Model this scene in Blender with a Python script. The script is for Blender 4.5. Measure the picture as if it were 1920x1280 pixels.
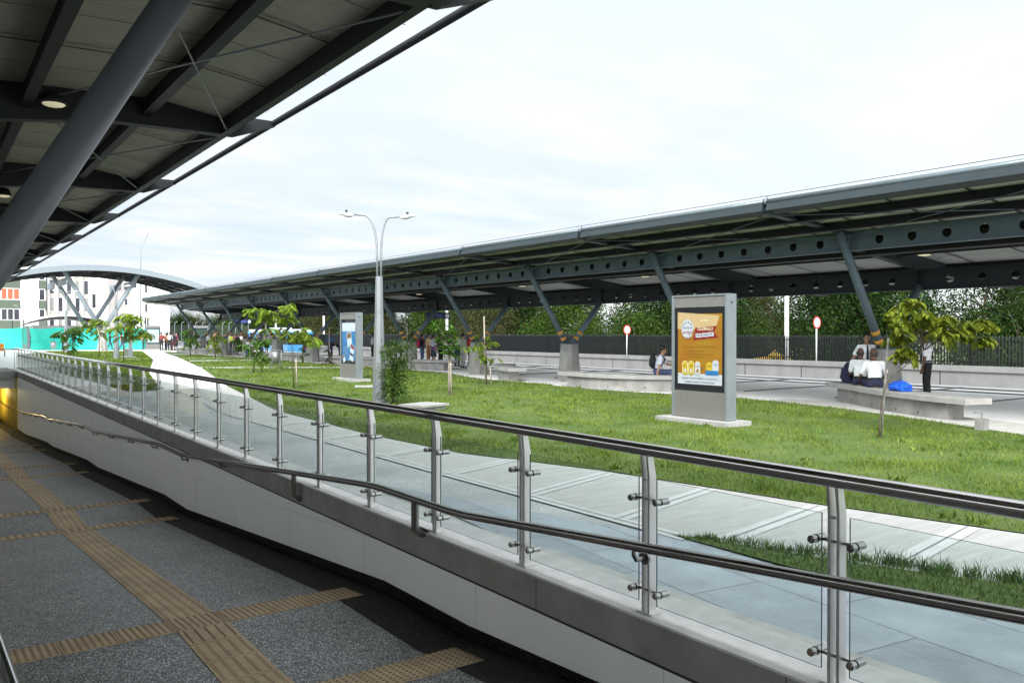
import bpy, bmesh, math, random
import numpy as np
from mathutils import Vector, Matrix
random.seed(7); np.random.seed(7)
R = math.radians
for o in list(bpy.data.objects): bpy.data.objects.remove(o)
scene = bpy.context.scene
COL = scene.collection

# ------------------------------------------------------------------ camera, sky, sun, exposure
FPX, CX, HY, EZ = 1560.0, 960.0, 624.0, 1.7
YAW = math.atan2(1110, FPX)
cam_d = bpy.data.cameras.new('camera'); cam = bpy.data.objects.new('camera', cam_d); COL.objects.link(cam)
cam.location = (0, 0, EZ); cam.rotation_euler = (R(90) - math.atan(16 / FPX), 0, -YAW)
cam_d.sensor_width = 36; cam_d.lens = 36 * FPX / 1920; cam_d.clip_end = 3000; cam_d.clip_start = 0.05
scene.camera = cam
FW = (math.sin(YAW), math.cos(YAW)); RI = (math.cos(YAW), -math.sin(YAW))
def ray(px, py):
    r = (px - CX) / FPX
    return (FW[0] + r * RI[0], FW[1] + r * RI[1], -(py - HY) / FPX)
def on(px, py, z=0.0):
    d = ray(px, py); t = (z - EZ) / d[2]; return Vector((d[0] * t, d[1] * t, z))
def onx(px, X, z=0.0):
    d = ray(px, HY); t = X / d[0]; return Vector((X, d[1] * t, z))

SUN_EL, SUN_AZ = R(38), R(222)      # azimuth measured from +Y towards +X
world = bpy.data.worlds.new('World'); scene.world = world; world.use_nodes = True
nt = world.node_tree; N = nt.nodes; L = nt.links
for n in list(N): N.remove(n)
wo = N.new('ShaderNodeOutputWorld'); bg = N.new('ShaderNodeBackground'); bg.inputs[1].default_value = 0.1
sky = N.new('ShaderNodeTexSky'); sky.sky_type = 'NISHITA'; sky.sun_disc = False
sky.sun_elevation = SUN_EL; sky.sun_rotation = SUN_AZ; sky.altitude = 900; sky.dust_density = 2.0
tc = N.new('ShaderNodeTexCoord'); sep = N.new('ShaderNodeSeparateXYZ'); L.new(tc.outputs['Generated'], sep.inputs[0])
def wmath(op, a, b=None):
    m = N.new('ShaderNodeMath'); m.operation = op
    for i, v in enumerate((a, b)):
        if v is None: continue
        if isinstance(v, (int, float)): m.inputs[i].default_value = v
        else: L.new(v, m.inputs[i])
    return m.outputs[0]
zc = wmath('ADD', wmath('MAXIMUM', sep.outputs[2], 0.0), 0.11)
cmb = N.new('ShaderNodeCombineXYZ'); L.new(wmath('DIVIDE', sep.outputs[0], zc), cmb.inputs[0]); L.new(wmath('DIVIDE', sep.outputs[1], zc), cmb.inputs[1])
def wnoise(scale, detail, rough, off):
    mp = N.new('ShaderNodeMapping'); mp.inputs['Location'].default_value = off; mp.inputs['Rotation'].default_value = (0, 0, R(36)); mp.inputs['Scale'].default_value = (1.0, 1.7, 1)
    L.new(cmb.outputs[0], mp.inputs[0])
    t = N.new('ShaderNodeTexNoise'); t.inputs['Scale'].default_value = scale; t.inputs['Detail'].default_value = detail; t.inputs['Roughness'].default_value = rough
    t.inputs['Distortion'].default_value = 0.25
    L.new(mp.outputs[0], t.inputs['Vector']); return t.outputs[0]
def wramp(fac, stops):
    r = N.new('ShaderNodeValToRGB'); L.new(fac, r.inputs[0])
    e = r.color_ramp.elements
    while len(e) < len(stops): e.new(0.5)
    for i, (p, c) in enumerate(stops): e[i].position = p; e[i].color = (*c, 1)
    return r.outputs[0]
def wmix(fac, a, b):
    m = N.new('ShaderNodeMix'); m.data_type = 'RGBA'
    if isinstance(fac, (int, float)): m.inputs[0].default_value = fac
    else: L.new(fac, m.inputs[0])
    for i, v in ((6, a), (7, b)):
        if isinstance(v, tuple): m.inputs[i].default_value = (*v, 1)
        else: L.new(v, m.inputs[i])
    return m.outputs[2]
# thin bright overcast, grey-blue low cloud towards the horizon with paler streaks
hi = wramp(wnoise(0.9, 7, 0.55, (3.1, 1.7, 0)), [(0.30, (3.40, 3.74, 3.84)), (0.50, (3.64, 3.83, 3.88)), (0.66, (3.9, 3.95, 3.95))])
lo = wramp(wnoise(1.05, 8, 0.58, (7.6, 2.3, 0)), [(0.33, (2.5, 2.88, 3.28)), (0.48, (2.95, 3.2, 3.5)), (0.58, (3.5, 3.46, 3.58)), (0.64, (3.95, 3.82, 3.83))])
elev = wramp(sep.outputs[2], [(0.10, (0, 0, 0)), (0.34, (1, 1, 1))])
azf = wmath('ADD', wmath('MULTIPLY', sep.outputs[0], 0.83), wmath('MULTIPLY', sep.outputs[1], -0.56))   # brighter to the right of the square
azr = wramp(azf, [(0.0, (0, 0, 0)), (0.45, (1, 1, 1))])
hmix = N.new('ShaderNodeMix'); hmix.data_type = 'FLOAT'
mx = N.new('ShaderNodeMath'); mx.operation = 'MAXIMUM'; L.new(elev, mx.inputs[0]); L.new(azr, mx.inputs[1])
cloud = wmix(mx.outputs[0], lo, hi)
tot = wmix(0.90, sky.outputs[0], cloud)
# thin cloud glows brightly around the veiled sun, which stands behind and left of the camera
vd = N.new('ShaderNodeVectorMath'); vd.operation = 'DOT_PRODUCT'; L.new(tc.outputs['Generated'], vd.inputs[0])
vd.inputs[1].default_value = (math.sin(SUN_AZ) * math.cos(SUN_EL), math.cos(SUN_AZ) * math.cos(SUN_EL), math.sin(SUN_EL))
glow = wmath('MULTIPLY_ADD', wmath('POWER', wmath('MAXIMUM', wmath('MULTIPLY_ADD', vd.outputs['Value'], 0.72), 0.0), 2.0), 3.2); glow.node.inputs[2].default_value = 1.0
for nd in N:
    if nd.type == 'MATH' and nd.operation == 'MULTIPLY_ADD' and nd != glow.node: nd.inputs[2].default_value = 0.28
vs_ = N.new('ShaderNodeVectorMath'); vs_.operation = 'SCALE'; L.new(tot, vs_.inputs[0]); L.new(glow, vs_.inputs[3]); tot = vs_.outputs[0]
L.new(tot, bg.inputs[0]); L.new(bg.outputs[0], wo.inputs[0])
sd = bpy.data.lights.new('sun', 'SUN'); sd.energy = 1.5; sd.angle = R(22); sd.color = (1, 0.965, 0.91)
sun = bpy.data.objects.new('sun', sd); COL.objects.link(sun)
sdir = Vector((math.sin(SUN_AZ) * math.cos(SUN_EL), math.cos(SUN_AZ) * math.cos(SUN_EL), math.sin(SUN_EL)))
sun.rotation_euler = sdir.to_track_quat('Z', 'Y').to_euler(); sun.location = (0, -30, 40)
scene.view_settings.view_transform = 'Standard'; scene.view_settings.look = 'None'; scene.view_settings.gamma = 1
scene.view_settings.exposure = 1.45
scene.render.engine = 'CYCLES'
scene.cycles.max_bounces = 8; scene.cycles.transparent_max_bounces = 40

# ------------------------------------------------------------------ materials
def mat(name, col, rough=0.6, metal=0.0, var=0.0, scale=8.0, bump=0.0, bscale=60.0, spec=0.5, col2=None, lo=0.35, hi=0.65, island=0.0, stretch=None, emit=None, estr=0, coat=0):
    m = bpy.data.materials.new(name); m.use_nodes = True
    nt = m.node_tree; b = nt.nodes['Principled BSDF']
    b.inputs['Base Color'].default_value = (*col, 1); b.inputs['Roughness'].default_value = rough; b.inputs['Metallic'].default_value = metal
    b.inputs['Specular IOR Level'].default_value = spec
    if coat: b.inputs['Coat Weight'].default_value = coat
    if emit: b.inputs['Emission Color'].default_value = (*emit, 1); b.inputs['Emission Strength'].default_value = estr
    t = nt.nodes.new('ShaderNodeTexCoord')
    src = t.outputs['Object']
    if stretch:
        mp = nt.nodes.new('ShaderNodeMapping'); mp.inputs['Scale'].default_value = stretch; nt.links.new(src, mp.inputs[0]); src = mp.outputs[0]
    out = None
    if var or col2:
        n = nt.nodes.new('ShaderNodeTexNoise'); n.inputs['Scale'].default_value = scale; n.inputs['Detail'].default_value = 6; n.inputs['Roughness'].default_value = 0.62
        nt.links.new(src, n.inputs['Vector'])
        r = nt.nodes.new('ShaderNodeValToRGB'); nt.links.new(n.outputs[0], r.inputs[0])
        c2 = col2 if col2 else tuple(min(1, c * (1 + var)) for c in col); c1 = col if col2 else tuple(c * (1 - var) for c in col)
        r.color_ramp.elements[0].position = lo; r.color_ramp.elements[0].color = (*c1, 1)
        r.color_ramp.elements[1].position = hi; r.color_ramp.elements[1].color = (*c2, 1)
        out = r.outputs[0]
    if island:
        g = nt.nodes.new('ShaderNodeNewGeometry'); h = nt.nodes.new('ShaderNodeHueSaturation')
        mr = nt.nodes.new('ShaderNodeMapRange'); mr.inputs['To Min'].default_value = 1 - island; mr.inputs['To Max'].default_value = 1 + island
        nt.links.new(g.outputs['Random Per Island'], mr.inputs[0]); nt.links.new(mr.outputs[0], h.inputs['Value'])
        mr2 = nt.nodes.new('ShaderNodeMapRange'); mr2.inputs['To Min'].default_value = 0.5 - 0.05 * island; mr2.inputs['To Max'].default_value = 0.5 + 0.04 * island
        ml = nt.nodes.new('ShaderNodeMath'); ml.operation = 'FRACT'; mm = nt.nodes.new('ShaderNodeMath'); mm.operation = 'MULTIPLY'; mm.inputs[1].default_value = 13.7
        nt.links.new(g.outputs['Random Per Island'], mm.inputs[0]); nt.links.new(mm.outputs[0], ml.inputs[0]); nt.links.new(ml.outputs[0], mr2.inputs[0]); nt.links.new(mr2.outputs[0], h.inputs['Hue'])
        if out: nt.links.new(out, h.inputs['Color'])
        else: h.inputs['Color'].default_value = (*col, 1)
        out = h.outputs[0]
    if out: nt.links.new(out, b.inputs['Base Color'])
    if bump:
        n2 = nt.nodes.new('ShaderNodeTexNoise'); n2.inputs['Scale'].default_value = bscale; n2.inputs['Detail'].default_value = 5; nt.links.new(src, n2.inputs['Vector'])
        bp = nt.nodes.new('ShaderNodeBump'); bp.inputs['Strength'].default_value = bump; bp.inputs['Distance'].default_value = 0.02
        nt.links.new(n2.outputs[0], bp.inputs['Height']); nt.links.new(bp.outputs[0], b.inputs['Normal'])
    return m
def nodes(m): return m.node_tree.nodes, m.node_tree.links, m.node_tree.nodes['Principled BSDF']

M = {}
M['fascia'] = mat('fascia_steel', (0.022, 0.033, 0.038), 0.5, var=0.1, scale=2, spec=.35)
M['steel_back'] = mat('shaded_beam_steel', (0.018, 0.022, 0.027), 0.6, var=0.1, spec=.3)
M['steel'] = mat('painted_steel', (0.088, 0.125, 0.155), 0.55, var=0.10, scale=3)
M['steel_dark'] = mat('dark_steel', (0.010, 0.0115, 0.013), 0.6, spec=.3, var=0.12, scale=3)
M['col_paint'] = mat('column_paint', (0.085, 0.093, 0.105), 0.38, var=0.06, scale=2)
M['arch_paint'] = mat('arch_paint', (0.20, 0.235, 0.26), 0.4, var=0.08)
M['gutter'] = mat('gutter_metal', (0.11, 0.14, 0.155), 0.3, 0.3, var=0.1)
M['stainless'] = mat('stainless_steel', (0.60, 0.595, 0.58), 0.38, 0.85, var=0.06, scale=5, stretch=(30, 30, 1))
M['stainless_tube'] = mat('polished_tube', (0.36, 0.345, 0.34), 0.12, 1.0)
M['bracket'] = mat('dark_bracket', (0.25, 0.24, 0.23), 0.25, 1.0)
M['concrete'] = mat('concrete', (0.27, 0.266, 0.25), 0.85, var=0.22, scale=2.2, bump=0.25, bscale=40)
M['concrete_lt'] = mat('pale_concrete', (0.36, 0.355, 0.34), 0.85, var=0.13, scale=2.5, bump=0.2, bscale=40)
M['curb'] = mat('parapet_concrete', (0.27, 0.262, 0.25), 0.8, var=0.16, scale=2.5, bump=0.25, bscale=30)
M['slabs'] = mat('path_concrete', (0.50, 0.495, 0.465), 0.9, var=0.10, scale=1.6, bump=0.3, bscale=30, stretch=(1, 7, 1))
M['band'] = mat('path_band', (0.62, 0.62, 0.605), 0.85, var=0.08, scale=4)
M['plaza'] = mat('plaza_paving', (0.84, 0.835, 0.825), 0.85, var=0.06, scale=0.7)
M['road'] = mat('busway_concrete', (0.30, 0.30, 0.29), 0.9, var=0.12, scale=0.6)
M['ground'] = mat('ground_soil', (0.14, 0.16, 0.08), 0.95, var=0.3, scale=0.2)
M['tile_wall'] = mat('tile_wall', (0.87, 0.88, 0.88), 0.5, var=0.03, scale=1.2)
M['dark'] = mat('dark_line', (0.03, 0.03, 0.03), 0.8)
M['white_wall'] = mat('white_render', (0.80, 0.80, 0.78), 0.8, var=0.06, scale=0.6)
M['white_paint'] = mat('white_paint', (0.78, 0.78, 0.78), 0.5)
M['black_frame'] = mat('black_frame', (0.012, 0.013, 0.016), 0.3)
M['kiosk_panel'] = mat('kiosk_panel', (0.19, 0.185, 0.172), 0.45, 0.2, var=0.04)
M['kiosk_frame'] = mat('kiosk_frame', (0.25, 0.28, 0.30), 0.35, 0.4, var=0.05)
M['lamp_metal'] = mat('galvanised_metal', (0.25, 0.27, 0.285), 0.45, 0.3, var=0.08, scale=6)
M['orange_band'] = mat('ochre_band', (0.55, 0.27, 0.04), 0.6)
M['fence'] = mat('fence_steel', (0.010, 0.012, 0.015), 0.45)
M['bark'] = mat('bark', (0.09, 0.07, 0.05), 0.95, var=0.4, scale=14, bump=0.5)
M['bark_pale'] = mat('pale_bark', (0.28, 0.25, 0.21), 0.9, var=0.25, scale=14)
M['wall_pale'] = mat('boundary_concrete', (0.235, 0.235, 0.23), 0.9, var=0.14, scale=1.2, stretch=(1, 1, .4))
M['stake_grey'] = mat('stake_grey', (0.20, 0.19, 0.175), 0.9, var=0.2, scale=10)
M['stake'] = mat('stake_wood', (0.38, 0.33, 0.26), 0.9, var=0.2, scale=10)
M['red'] = mat('red_paint', (0.62, 0.03, 0.03), 0.4)
M['tarp'] = mat('green_tarp', (0.03, 0.66, 0.52), 0.6, var=0.12, scale=0.9, bump=0.6, bscale=1.5)
M['yellow_wall'] = mat('yellow_panel', (0.80, 0.58, 0.09), 0.5, var=0.1)
M['wood'] = mat('warm_wood', (0.38, 0.20, 0.06), 0.5, var=0.2, scale=6, stretch=(6, 6, 1))
M['win_dark'] = mat('dark_window', (0.03, 0.03, 0.04), 0.1)
M['grey_tower'] = mat('grey_render', (0.30, 0.28, 0.27), 0.85, var=0.08, scale=0.5)
M['green_panel'] = mat('green_panel', (0.07, 0.09, 0.065), 0.7, var=0.1)
M['curtain'] = mat('orange_curtain', (0.50, 0.09, 0.045), 0.9, var=0.15)
M['bus_blue'] = mat('bus_blue', (0.06, 0.26, 0.50), 0.25, coat=0.5)
M['bus_white'] = mat('bus_white', (0.62, 0.68, 0.74), 0.3)
M['sign_blue'] = mat('sign_blue', (0.01, 0.02, 0.09), 0.4)
M['taxi'] = mat('taxi_yellow', (0.75, 0.47, 0.03), 0.3, coat=0.5)
M['rubber'] = mat('rubber', (0.02, 0.02, 0.02), 0.8)
M['roof_dark'] = mat('house_roof', (0.30, 0.29, 0.28), 0.7)
M['house_wall'] = mat('house_brick', (0.20, 0.08, 0.06), 0.9, var=0.2)
M['bulb'] = mat('lamp_bulb', (0.9, 0.85, 0.6), 0.3, emit=(1, 0.86, 0.55), estr=0.12)
M['flood'] = mat('flood_lens', (0.9, 0.8, 0.5), 0.3, emit=(1, 0.80, 0.35), estr=6)
def glass_mat(name, tint, ior=1.5):
    m = bpy.data.materials.new(name); m.use_nodes = True; n = m.node_tree.nodes; l = m.node_tree.links
    for q in list(n): n.remove(q)
    o = n.new('ShaderNodeOutputMaterial'); mx = n.new('ShaderNodeMixShader'); tr = n.new('ShaderNodeBsdfTransparent'); gl = n.new('ShaderNodeBsdfGlossy'); fr = n.new('ShaderNodeLayerWeight'); fr.inputs[0].default_value = 0.5; pw = n.new('ShaderNodeMath'); pw.operation = 'POWER'; pw.inputs[1].default_value = 5.0; l.new(fr.outputs['Facing'], pw.inputs[0])
    ma = n.new('ShaderNodeMath'); ma.operation = 'MULTIPLY_ADD'; ma.inputs[1].default_value = 0.9; ma.inputs[2].default_value = 0.04; l.new(pw.outputs[0], ma.inputs[0])
    tr.inputs[0].default_value = (*tint, 1); gl.inputs['Roughness'].default_value = 0.0; gl.inputs['Color'].default_value = (0.95, 1, 0.98, 1); 
    l.new(ma.outputs[0], mx.inputs[0]); l.new(tr.outputs[0], mx.inputs[1]); l.new(gl.outputs[0], mx.inputs[2]); l.new(mx.outputs[0], o.inputs[0]); return m
M['glass'] = glass_mat('rail_glass', (0.93, 0.965, 0.955))
M['poster_glass'] = glass_mat('poster_glass', (0.97, 0.98, 0.98))
for nd in M['poster_glass'].node_tree.nodes:
    if nd.type == 'MATH' and nd.operation == 'MULTIPLY_ADD': nd.inputs[2].default_value = .015
M['glass_edge'] = mat('glass_edge', (0.015, 0.04, 0.035), 0.15)
# roof sheet: fine corrugation and panel joints across the slope
def roof_mat(name, col):
    m = mat(name, col, 0.65, var=0.08, scale=1.2); n, l, b = nodes(m)
    t = n.new('ShaderNodeTexCoord'); s = n.new('ShaderNodeSeparateXYZ'); l.new(t.outputs['Object'], s.inputs[0])
    w = n.new('ShaderNodeMath'); w.operation = 'SINE'; k = n.new('ShaderNodeMath'); k.operation = 'MULTIPLY'; k.inputs[1].default_value = 75
    l.new(s.outputs[1], k.inputs[0]); l.new(k.outputs[0], w.inputs[0])
    bp = n.new('ShaderNodeBump'); bp.inputs['Strength'].default_value = 0.7; bp.inputs['Distance'].default_value = 0.012; l.new(w.outputs[0], bp.inputs['Height']); l.new(bp.outputs[0], b.inputs['Normal'])
    return m
M['roof_under'] = roof_mat('roof_sheet', (0.37, 0.36, 0.285))
M['roof_under2'] = roof_mat('platform_roof_sheet', (0.50, 0.50, 0.47))
# speckled granite
def granite(name, base, fleck, rough, fl=0.62):
    m = mat(name, base, rough); n, l, b = nodes(m)
    t = n.new('ShaderNodeTexCoord')
    v = n.new('ShaderNodeTexVoronoi'); v.inputs['Scale'].default_value = 140; l.new(t.outputs['Object'], v.inputs['Vector'])
    sp = n.new('ShaderNodeSeparateColor'); l.new(v.outputs['Color'], sp.inputs[0])
    r = n.new('ShaderNodeValToRGB'); l.new(sp.outputs[0], r.inputs[0])
    e = r.color_ramp.elements; e[0].position = 0.0; e[0].color = (*[c * 0.55 for c in base], 1); e[1].position = 1.0; e[1].color = (*fleck, 1)
    x = e.new(fl); x.color = (*base, 1); x = e.new(min(fl + 0.22, 0.97)); x.color = (*[(a + c) / 2 for a, c in zip(base, fleck)], 1)
    n2 = n.new('ShaderNodeTexNoise'); n2.inputs['Scale'].default_value = 0.9; n2.inputs['Detail'].default_value = 5; l.new(t.outputs['Object'], n2.inputs['Vector'])
    mr = n.new('ShaderNodeMapRange'); mr.inputs['To Min'].default_value = 0.55; mr.inputs['To Max'].default_value = 1.4; l.new(n2.outputs[0], mr.inputs[0])
    hs = n.new('ShaderNodeHueSaturation'); l.new(r.outputs[0], hs.inputs['Color']); l.new(mr.outputs[0], hs.inputs['Value']); l.new(hs.outputs[0], b.inputs['Base Color'])
    return m
M['ramp_granite'] = granite('ramp_granite', (0.062, 0.068, 0.068), (0.66, 0.66, 0.65), 0.5)
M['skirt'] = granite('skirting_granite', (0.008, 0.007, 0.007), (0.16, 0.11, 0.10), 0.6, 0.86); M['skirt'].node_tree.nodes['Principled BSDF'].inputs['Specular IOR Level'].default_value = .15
M['grey_granite'] = granite('washed_aggregate', (0.50, 0.515, 0.515), (0.75, 0.75, 0.74), 0.8)
M['tactile'] = mat('tactile_tile', (0.37, 0.275, 0.17), 0.75, var=0.16, scale=3)
M['tactile_rib'] = mat('tactile_rib', (0.17, 0.11, 0.065), 0.8, var=0.2, scale=5)
# slate tiles
m = mat('slate_tile', (0.43, 0.48, 0.53), 0.33, var=0.14, scale=2.5); n, l, b = nodes(m); M['slate'] = m
t = n.new('ShaderNodeTexCoord'); mp = n.new('ShaderNodeMapping'); mp.inputs['Scale'].default_value = (6, 2.2, 1); mp.inputs['Rotation'].default_value = (0, 0, R(25)); l.new(t.outputs['Object'], mp.inputs[0])
nz = n.new('ShaderNodeTexNoise'); nz.inputs['Scale'].default_value = 3.5; nz.inputs['Detail'].default_value = 8; nz.inputs['Roughness'].default_value = 0.7; nz.inputs['Distortion'].default_value = 1.2; l.new(mp.outputs[0], nz.inputs['Vector'])
bp = n.new('ShaderNodeBump'); bp.inputs['Strength'].default_value = 0.6; bp.inputs['Distance'].default_value = 0.02; l.new(nz.outputs[0], bp.inputs['Height']); l.new(bp.outputs[0], b.inputs['Normal'])
bk = n.new('ShaderNodeTexBrick'); mp2 = n.new('ShaderNodeMapping'); mp2.inputs['Rotation'].default_value = (0, 0, R(97)); l.new(t.outputs['Object'], mp2.inputs[0]); l.new(mp2.outputs[0], bk.inputs['Vector'])
bk.inputs['Scale'].default_value = 1.0; bk.inputs['Brick Width'].default_value = 1.2; bk.inputs['Row Height'].default_value = 0.6; bk.inputs['Mortar Size'].default_value = 0.006; bk.inputs['Color1'].default_value = (.85, .85, .85, 1); bk.inputs['Color2'].default_value = (1.12, 1.12, 1.12, 1); bk.inputs['Mortar'].default_value = (.42, .42, .42, 1)
old = b.inputs['Base Color'].links[0].from_socket; mxx = n.new('ShaderNodeMix'); mxx.data_type = 'RGBA'; mxx.blend_type = 'MULTIPLY'; mxx.inputs[0].default_value = 1.0; l.new(old, mxx.inputs[6]); l.new(bk.outputs['Color'], mxx.inputs[7]); l.new(mxx.outputs[2], b.inputs['Base Color'])
M['lawn'] = mat('lawn_soil', (0.05, 0.10, 0.012), 0.95, col2=(0.105, 0.145, 0.03), scale=1.1, lo=0.3, hi=0.7, bump=0.8, bscale=25)
M['blade'] = mat('grass_blade', (0.068, 0.125, 0.012), 0.65, col2=(0.165, 0.225, 0.034), scale=1.1, lo=0.35, hi=0.7, island=0.45, spec=0.25)
M['blade_tall'] = mat('verge_blade', (0.055, 0.13, 0.022), 0.6, col2=(0.11, 0.19, 0.04), scale=3, island=0.5, spec=0.25)
def leafm(name, c, isl=0.5):
    m = mat(name, c, 0.7, island=isl, spec=0.12, var=0.42, scale=0.9); n, l, b = nodes(m)
    tr = n.new('ShaderNodeBsdfTranslucent'); mx = n.new('ShaderNodeMixShader'); mx.inputs[0].default_value = 0.28
    src = b.inputs['Base Color'].links[0].from_socket; l.new(src, tr.inputs[0])
    o = [q for q in n if q.type == 'OUTPUT_MATERIAL'][0]; l.new(b.outputs[0], mx.inputs[1]); l.new(tr.outputs[0], mx.inputs[2]); l.new(mx.outputs[0], o.inputs[0]); return m
M['leaf_dark'] = leafm('dark_leaf', (0.017, 0.040, 0.007), .7)
M['leaf_mid'] = leafm('mid_leaf', (0.038, 0.078, 0.010), .7)
M['leaf_olive'] = leafm('olive_leaf', (0.052, 0.058, 0.021), .7)
M['leaf_yellow'] = leafm('yellow_leaf', (0.155, 0.195, 0.020), 0.45)
M['leaf_lime'] = leafm('lime_leaf', (0.17, 0.255, 0.03), 0.4)
M['leaf_fresh'] = leafm('fresh_leaf', (0.10, 0.20, 0.035), 0.45)
M['leaf_fine'] = leafm('fine_leaf', (0.075, 0.15, 0.03), 0.5)

# ------------------------------------------------------------------ mesh helpers
class MB:
    def __init__(s): s.v = []; s.f = []; s.mi = []
    def add(s, vs, fs, mi=0):
        k = len(s.v); s.v += [tuple(p) for p in vs]; s.f += [tuple(i + k for i in f) for f in fs]; s.mi += [mi] * len(fs); return s
    def box(s, c, d, mi=0, rz=0.0, mt=None):
        x, y, z = d[0] / 2, d[1] / 2, d[2] / 2
        vs = [Vector(p) for p in ((-x,-y,-z),(x,-y,-z),(x,y,-z),(-x,y,-z),(-x,-y,z),(x,-y,z),(x,y,z),(-x,y,z))]
        if rz: q = Matrix.Rotation(rz, 3, 'Z'); vs = [q @ p for p in vs]
        if mt: vs = [mt @ p for p in vs]
        c = Vector(c)
        return s.add([p + c for p in vs], [(0,3,2,1),(4,5,6,7),(0,1,5,4),(1,2,6,5),(2,3,7,6),(3,0,4,7)], mi)
    def bb(s, a, b, mi=0):
        return s.box([(p + q) / 2 for p, q in zip(a, b)], [abs(q - p) for p, q in zip(a, b)], mi)
    def tube(s, pts, r, n=10, mi=0, cap=True, up=None, sx=1.0):
        pts = [Vector(p) for p in pts]; m = len(pts); rs = r if isinstance(r, (list, tuple)) else [r] * m
        vs = []; prev = None
        for i, p in enumerate(pts):
            d = (pts[min(i + 1, m - 1)] - pts[max(i - 1, 0)])
            if d.length < 1e-9: d = Vector((0, 0, 1))
            d.normalize()
            if prev is None:
                ref = Vector(up) if up else (Vector((0, 0, 1)) if abs(d.z) < 0.9 else Vector((0, 1, 0)))
                u = (ref - d * ref.dot(d)).normalized()
            else: u = (prev - d * prev.dot(d)).normalized()
            prev = u; w = d.cross(u)
            for k in range(n):
                a = 2 * math.pi * (k + 0.5) / n
                vs.append(p + (u * math.cos(a) * sx + w * math.sin(a)) * rs[i])
        fs = [(i * n + k, i * n + (k + 1) % n, (i + 1) * n + (k + 1) % n, (i + 1) * n + k) for i in range(m - 1) for k in range(n)]
        if cap: fs += [tuple(range(n - 1, -1, -1)), tuple((m - 1) * n + k for k in range(n))]
        return s.add(vs, fs, mi)
    def cyl(s, a, b, r, n=12, mi=0, r2=None): return s.tube([a, b], [r, r if r2 is None else r2], n, mi)
    def ell(s, c, rad, n=12, m=8, mi=0, rot=None):
        vs = []; fs = []; c = Vector(c)
        for i in range(m + 1):
            th = math.pi * i / m
            for k in range(n):
                p = Vector((rad[0] * math.sin(th) * math.cos(2 * math.pi * k / n), rad[1] * math.sin(th) * math.sin(2 * math.pi * k / n), rad[2] * math.cos(th)))
                if rot: p = rot @ p
                vs.append(c + p)
        for i in range(m):
            for k in range(n): fs.append((i * n + k, (i + 1) * n + k, (i + 1) * n + (k + 1) % n, i * n + (k + 1) % n))
        return s.add(vs, fs, mi)
    def prism(s, poly, z0, z1, mi=0, side=None):
        n = len(poly); a = sum(poly[i][0] * poly[(i + 1) % n][1] - poly[(i + 1) % n][0] * poly[i][1] for i in range(n))
        if a < 0: poly = poly[::-1]
        z0f = z0 if callable(z0) else (lambda x, y: z0); z1f = z1 if callable(z1) else (lambda x, y: z1)
        vs = [(p[0], p[1], z0f(*p[:2])) for p in poly] + [(p[0], p[1], z1f(*p[:2])) for p in poly]
        s.add(vs, [tuple(range(n - 1, -1, -1)), tuple(range(n, 2 * n))], mi)
        k = len(s.v) - 2 * n
        for i in range(n): s.f.append((k + i, k + (i + 1) % n, k + n + (i + 1) % n, k + n + i)); s.mi.append(mi if side is None else side)
        return s
    def sheet(s, poly, z, mi=0):
        n = len(poly); a = sum(poly[i][0] * poly[(i + 1) % n][1] - poly[(i + 1) % n][0] * poly[i][1] for i in range(n))
        if a < 0: poly = poly[::-1]
        return s.add([(p[0], p[1], z) for p in poly], [tuple(range(n))], mi)
    def sweep(s, prof, path, mi=0):
        """prof: closed list of (x,z) offsets; path: list of (y, z0) - extrusion along Y"""
        n = len(prof); vs = []
        for (y, z0) in path: vs += [(p[0], y, z0 + p[1]) for p in prof]
        fs = [(i * n + k, i * n + (k + 1) % n, (i + 1) * n + (k + 1) % n, (i + 1) * n + k) for i in range(len(path) - 1) for k in range(n)]
        fs += [tuple(range(n - 1, -1, -1)), tuple((len(path) - 1) * n + k for k in range(n))]
        return s.add(vs, fs, mi)
    def mesh(s, name, mats, smooth=False, off=(0, 0, 0), angle=None):
        me = bpy.data.meshes.new(name)
        me.from_pydata([(p[0] - off[0], p[1] - off[1], p[2] - off[2]) for p in s.v], [], s.f)
        for q in (mats if isinstance(mats, (list, tuple)) else [mats]): me.materials.append(q)
        me.polygons.foreach_set('material_index', s.mi)
        bm = bmesh.new(); bm.from_mesh(me)
        bmesh.ops.recalc_face_normals(bm, faces=bm.faces); bm.to_mesh(me); bm.free()
        if smooth: me.polygons.foreach_set('use_smooth', [True] * len(me.polygons))
        me.update(); return me
    def build(s, name, mats, parent=None, smooth=False, world=True):
        off = tuple(wloc(parent)) if (parent and world) else (0, 0, 0)
        return link(name, s.mesh(name, mats, smooth, off), parent)
def wloc(o):
    v = Vector(o.location)
    while o.parent: o = o.parent; v = v + o.location
    return v
def link(name, me, parent=None, loc=None, rz=0):
    o = bpy.data.objects.new(name, me); COL.objects.link(o)
    if parent: o.parent = parent
    if loc is not None: o.location = loc
    if rz: o.rotation_euler = (0, 0, rz)
    return o
def tag(o, label=None, cat=None, group=None, kind=None):
    if label: o['label'] = label
    if cat: o['category'] = cat
    if group: o['group'] = group
    if kind: o['kind'] = kind
    return o
def thing(name, label, cat, loc=(0, 0, 0), rz=0, group=None):
    o = bpy.data.objects.new(name, None); COL.objects.link(o); o.location = loc; o.rotation_euler = (0, 0, rz); o.empty_display_size = 0.2
    return tag(o, label, cat, group)
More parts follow.
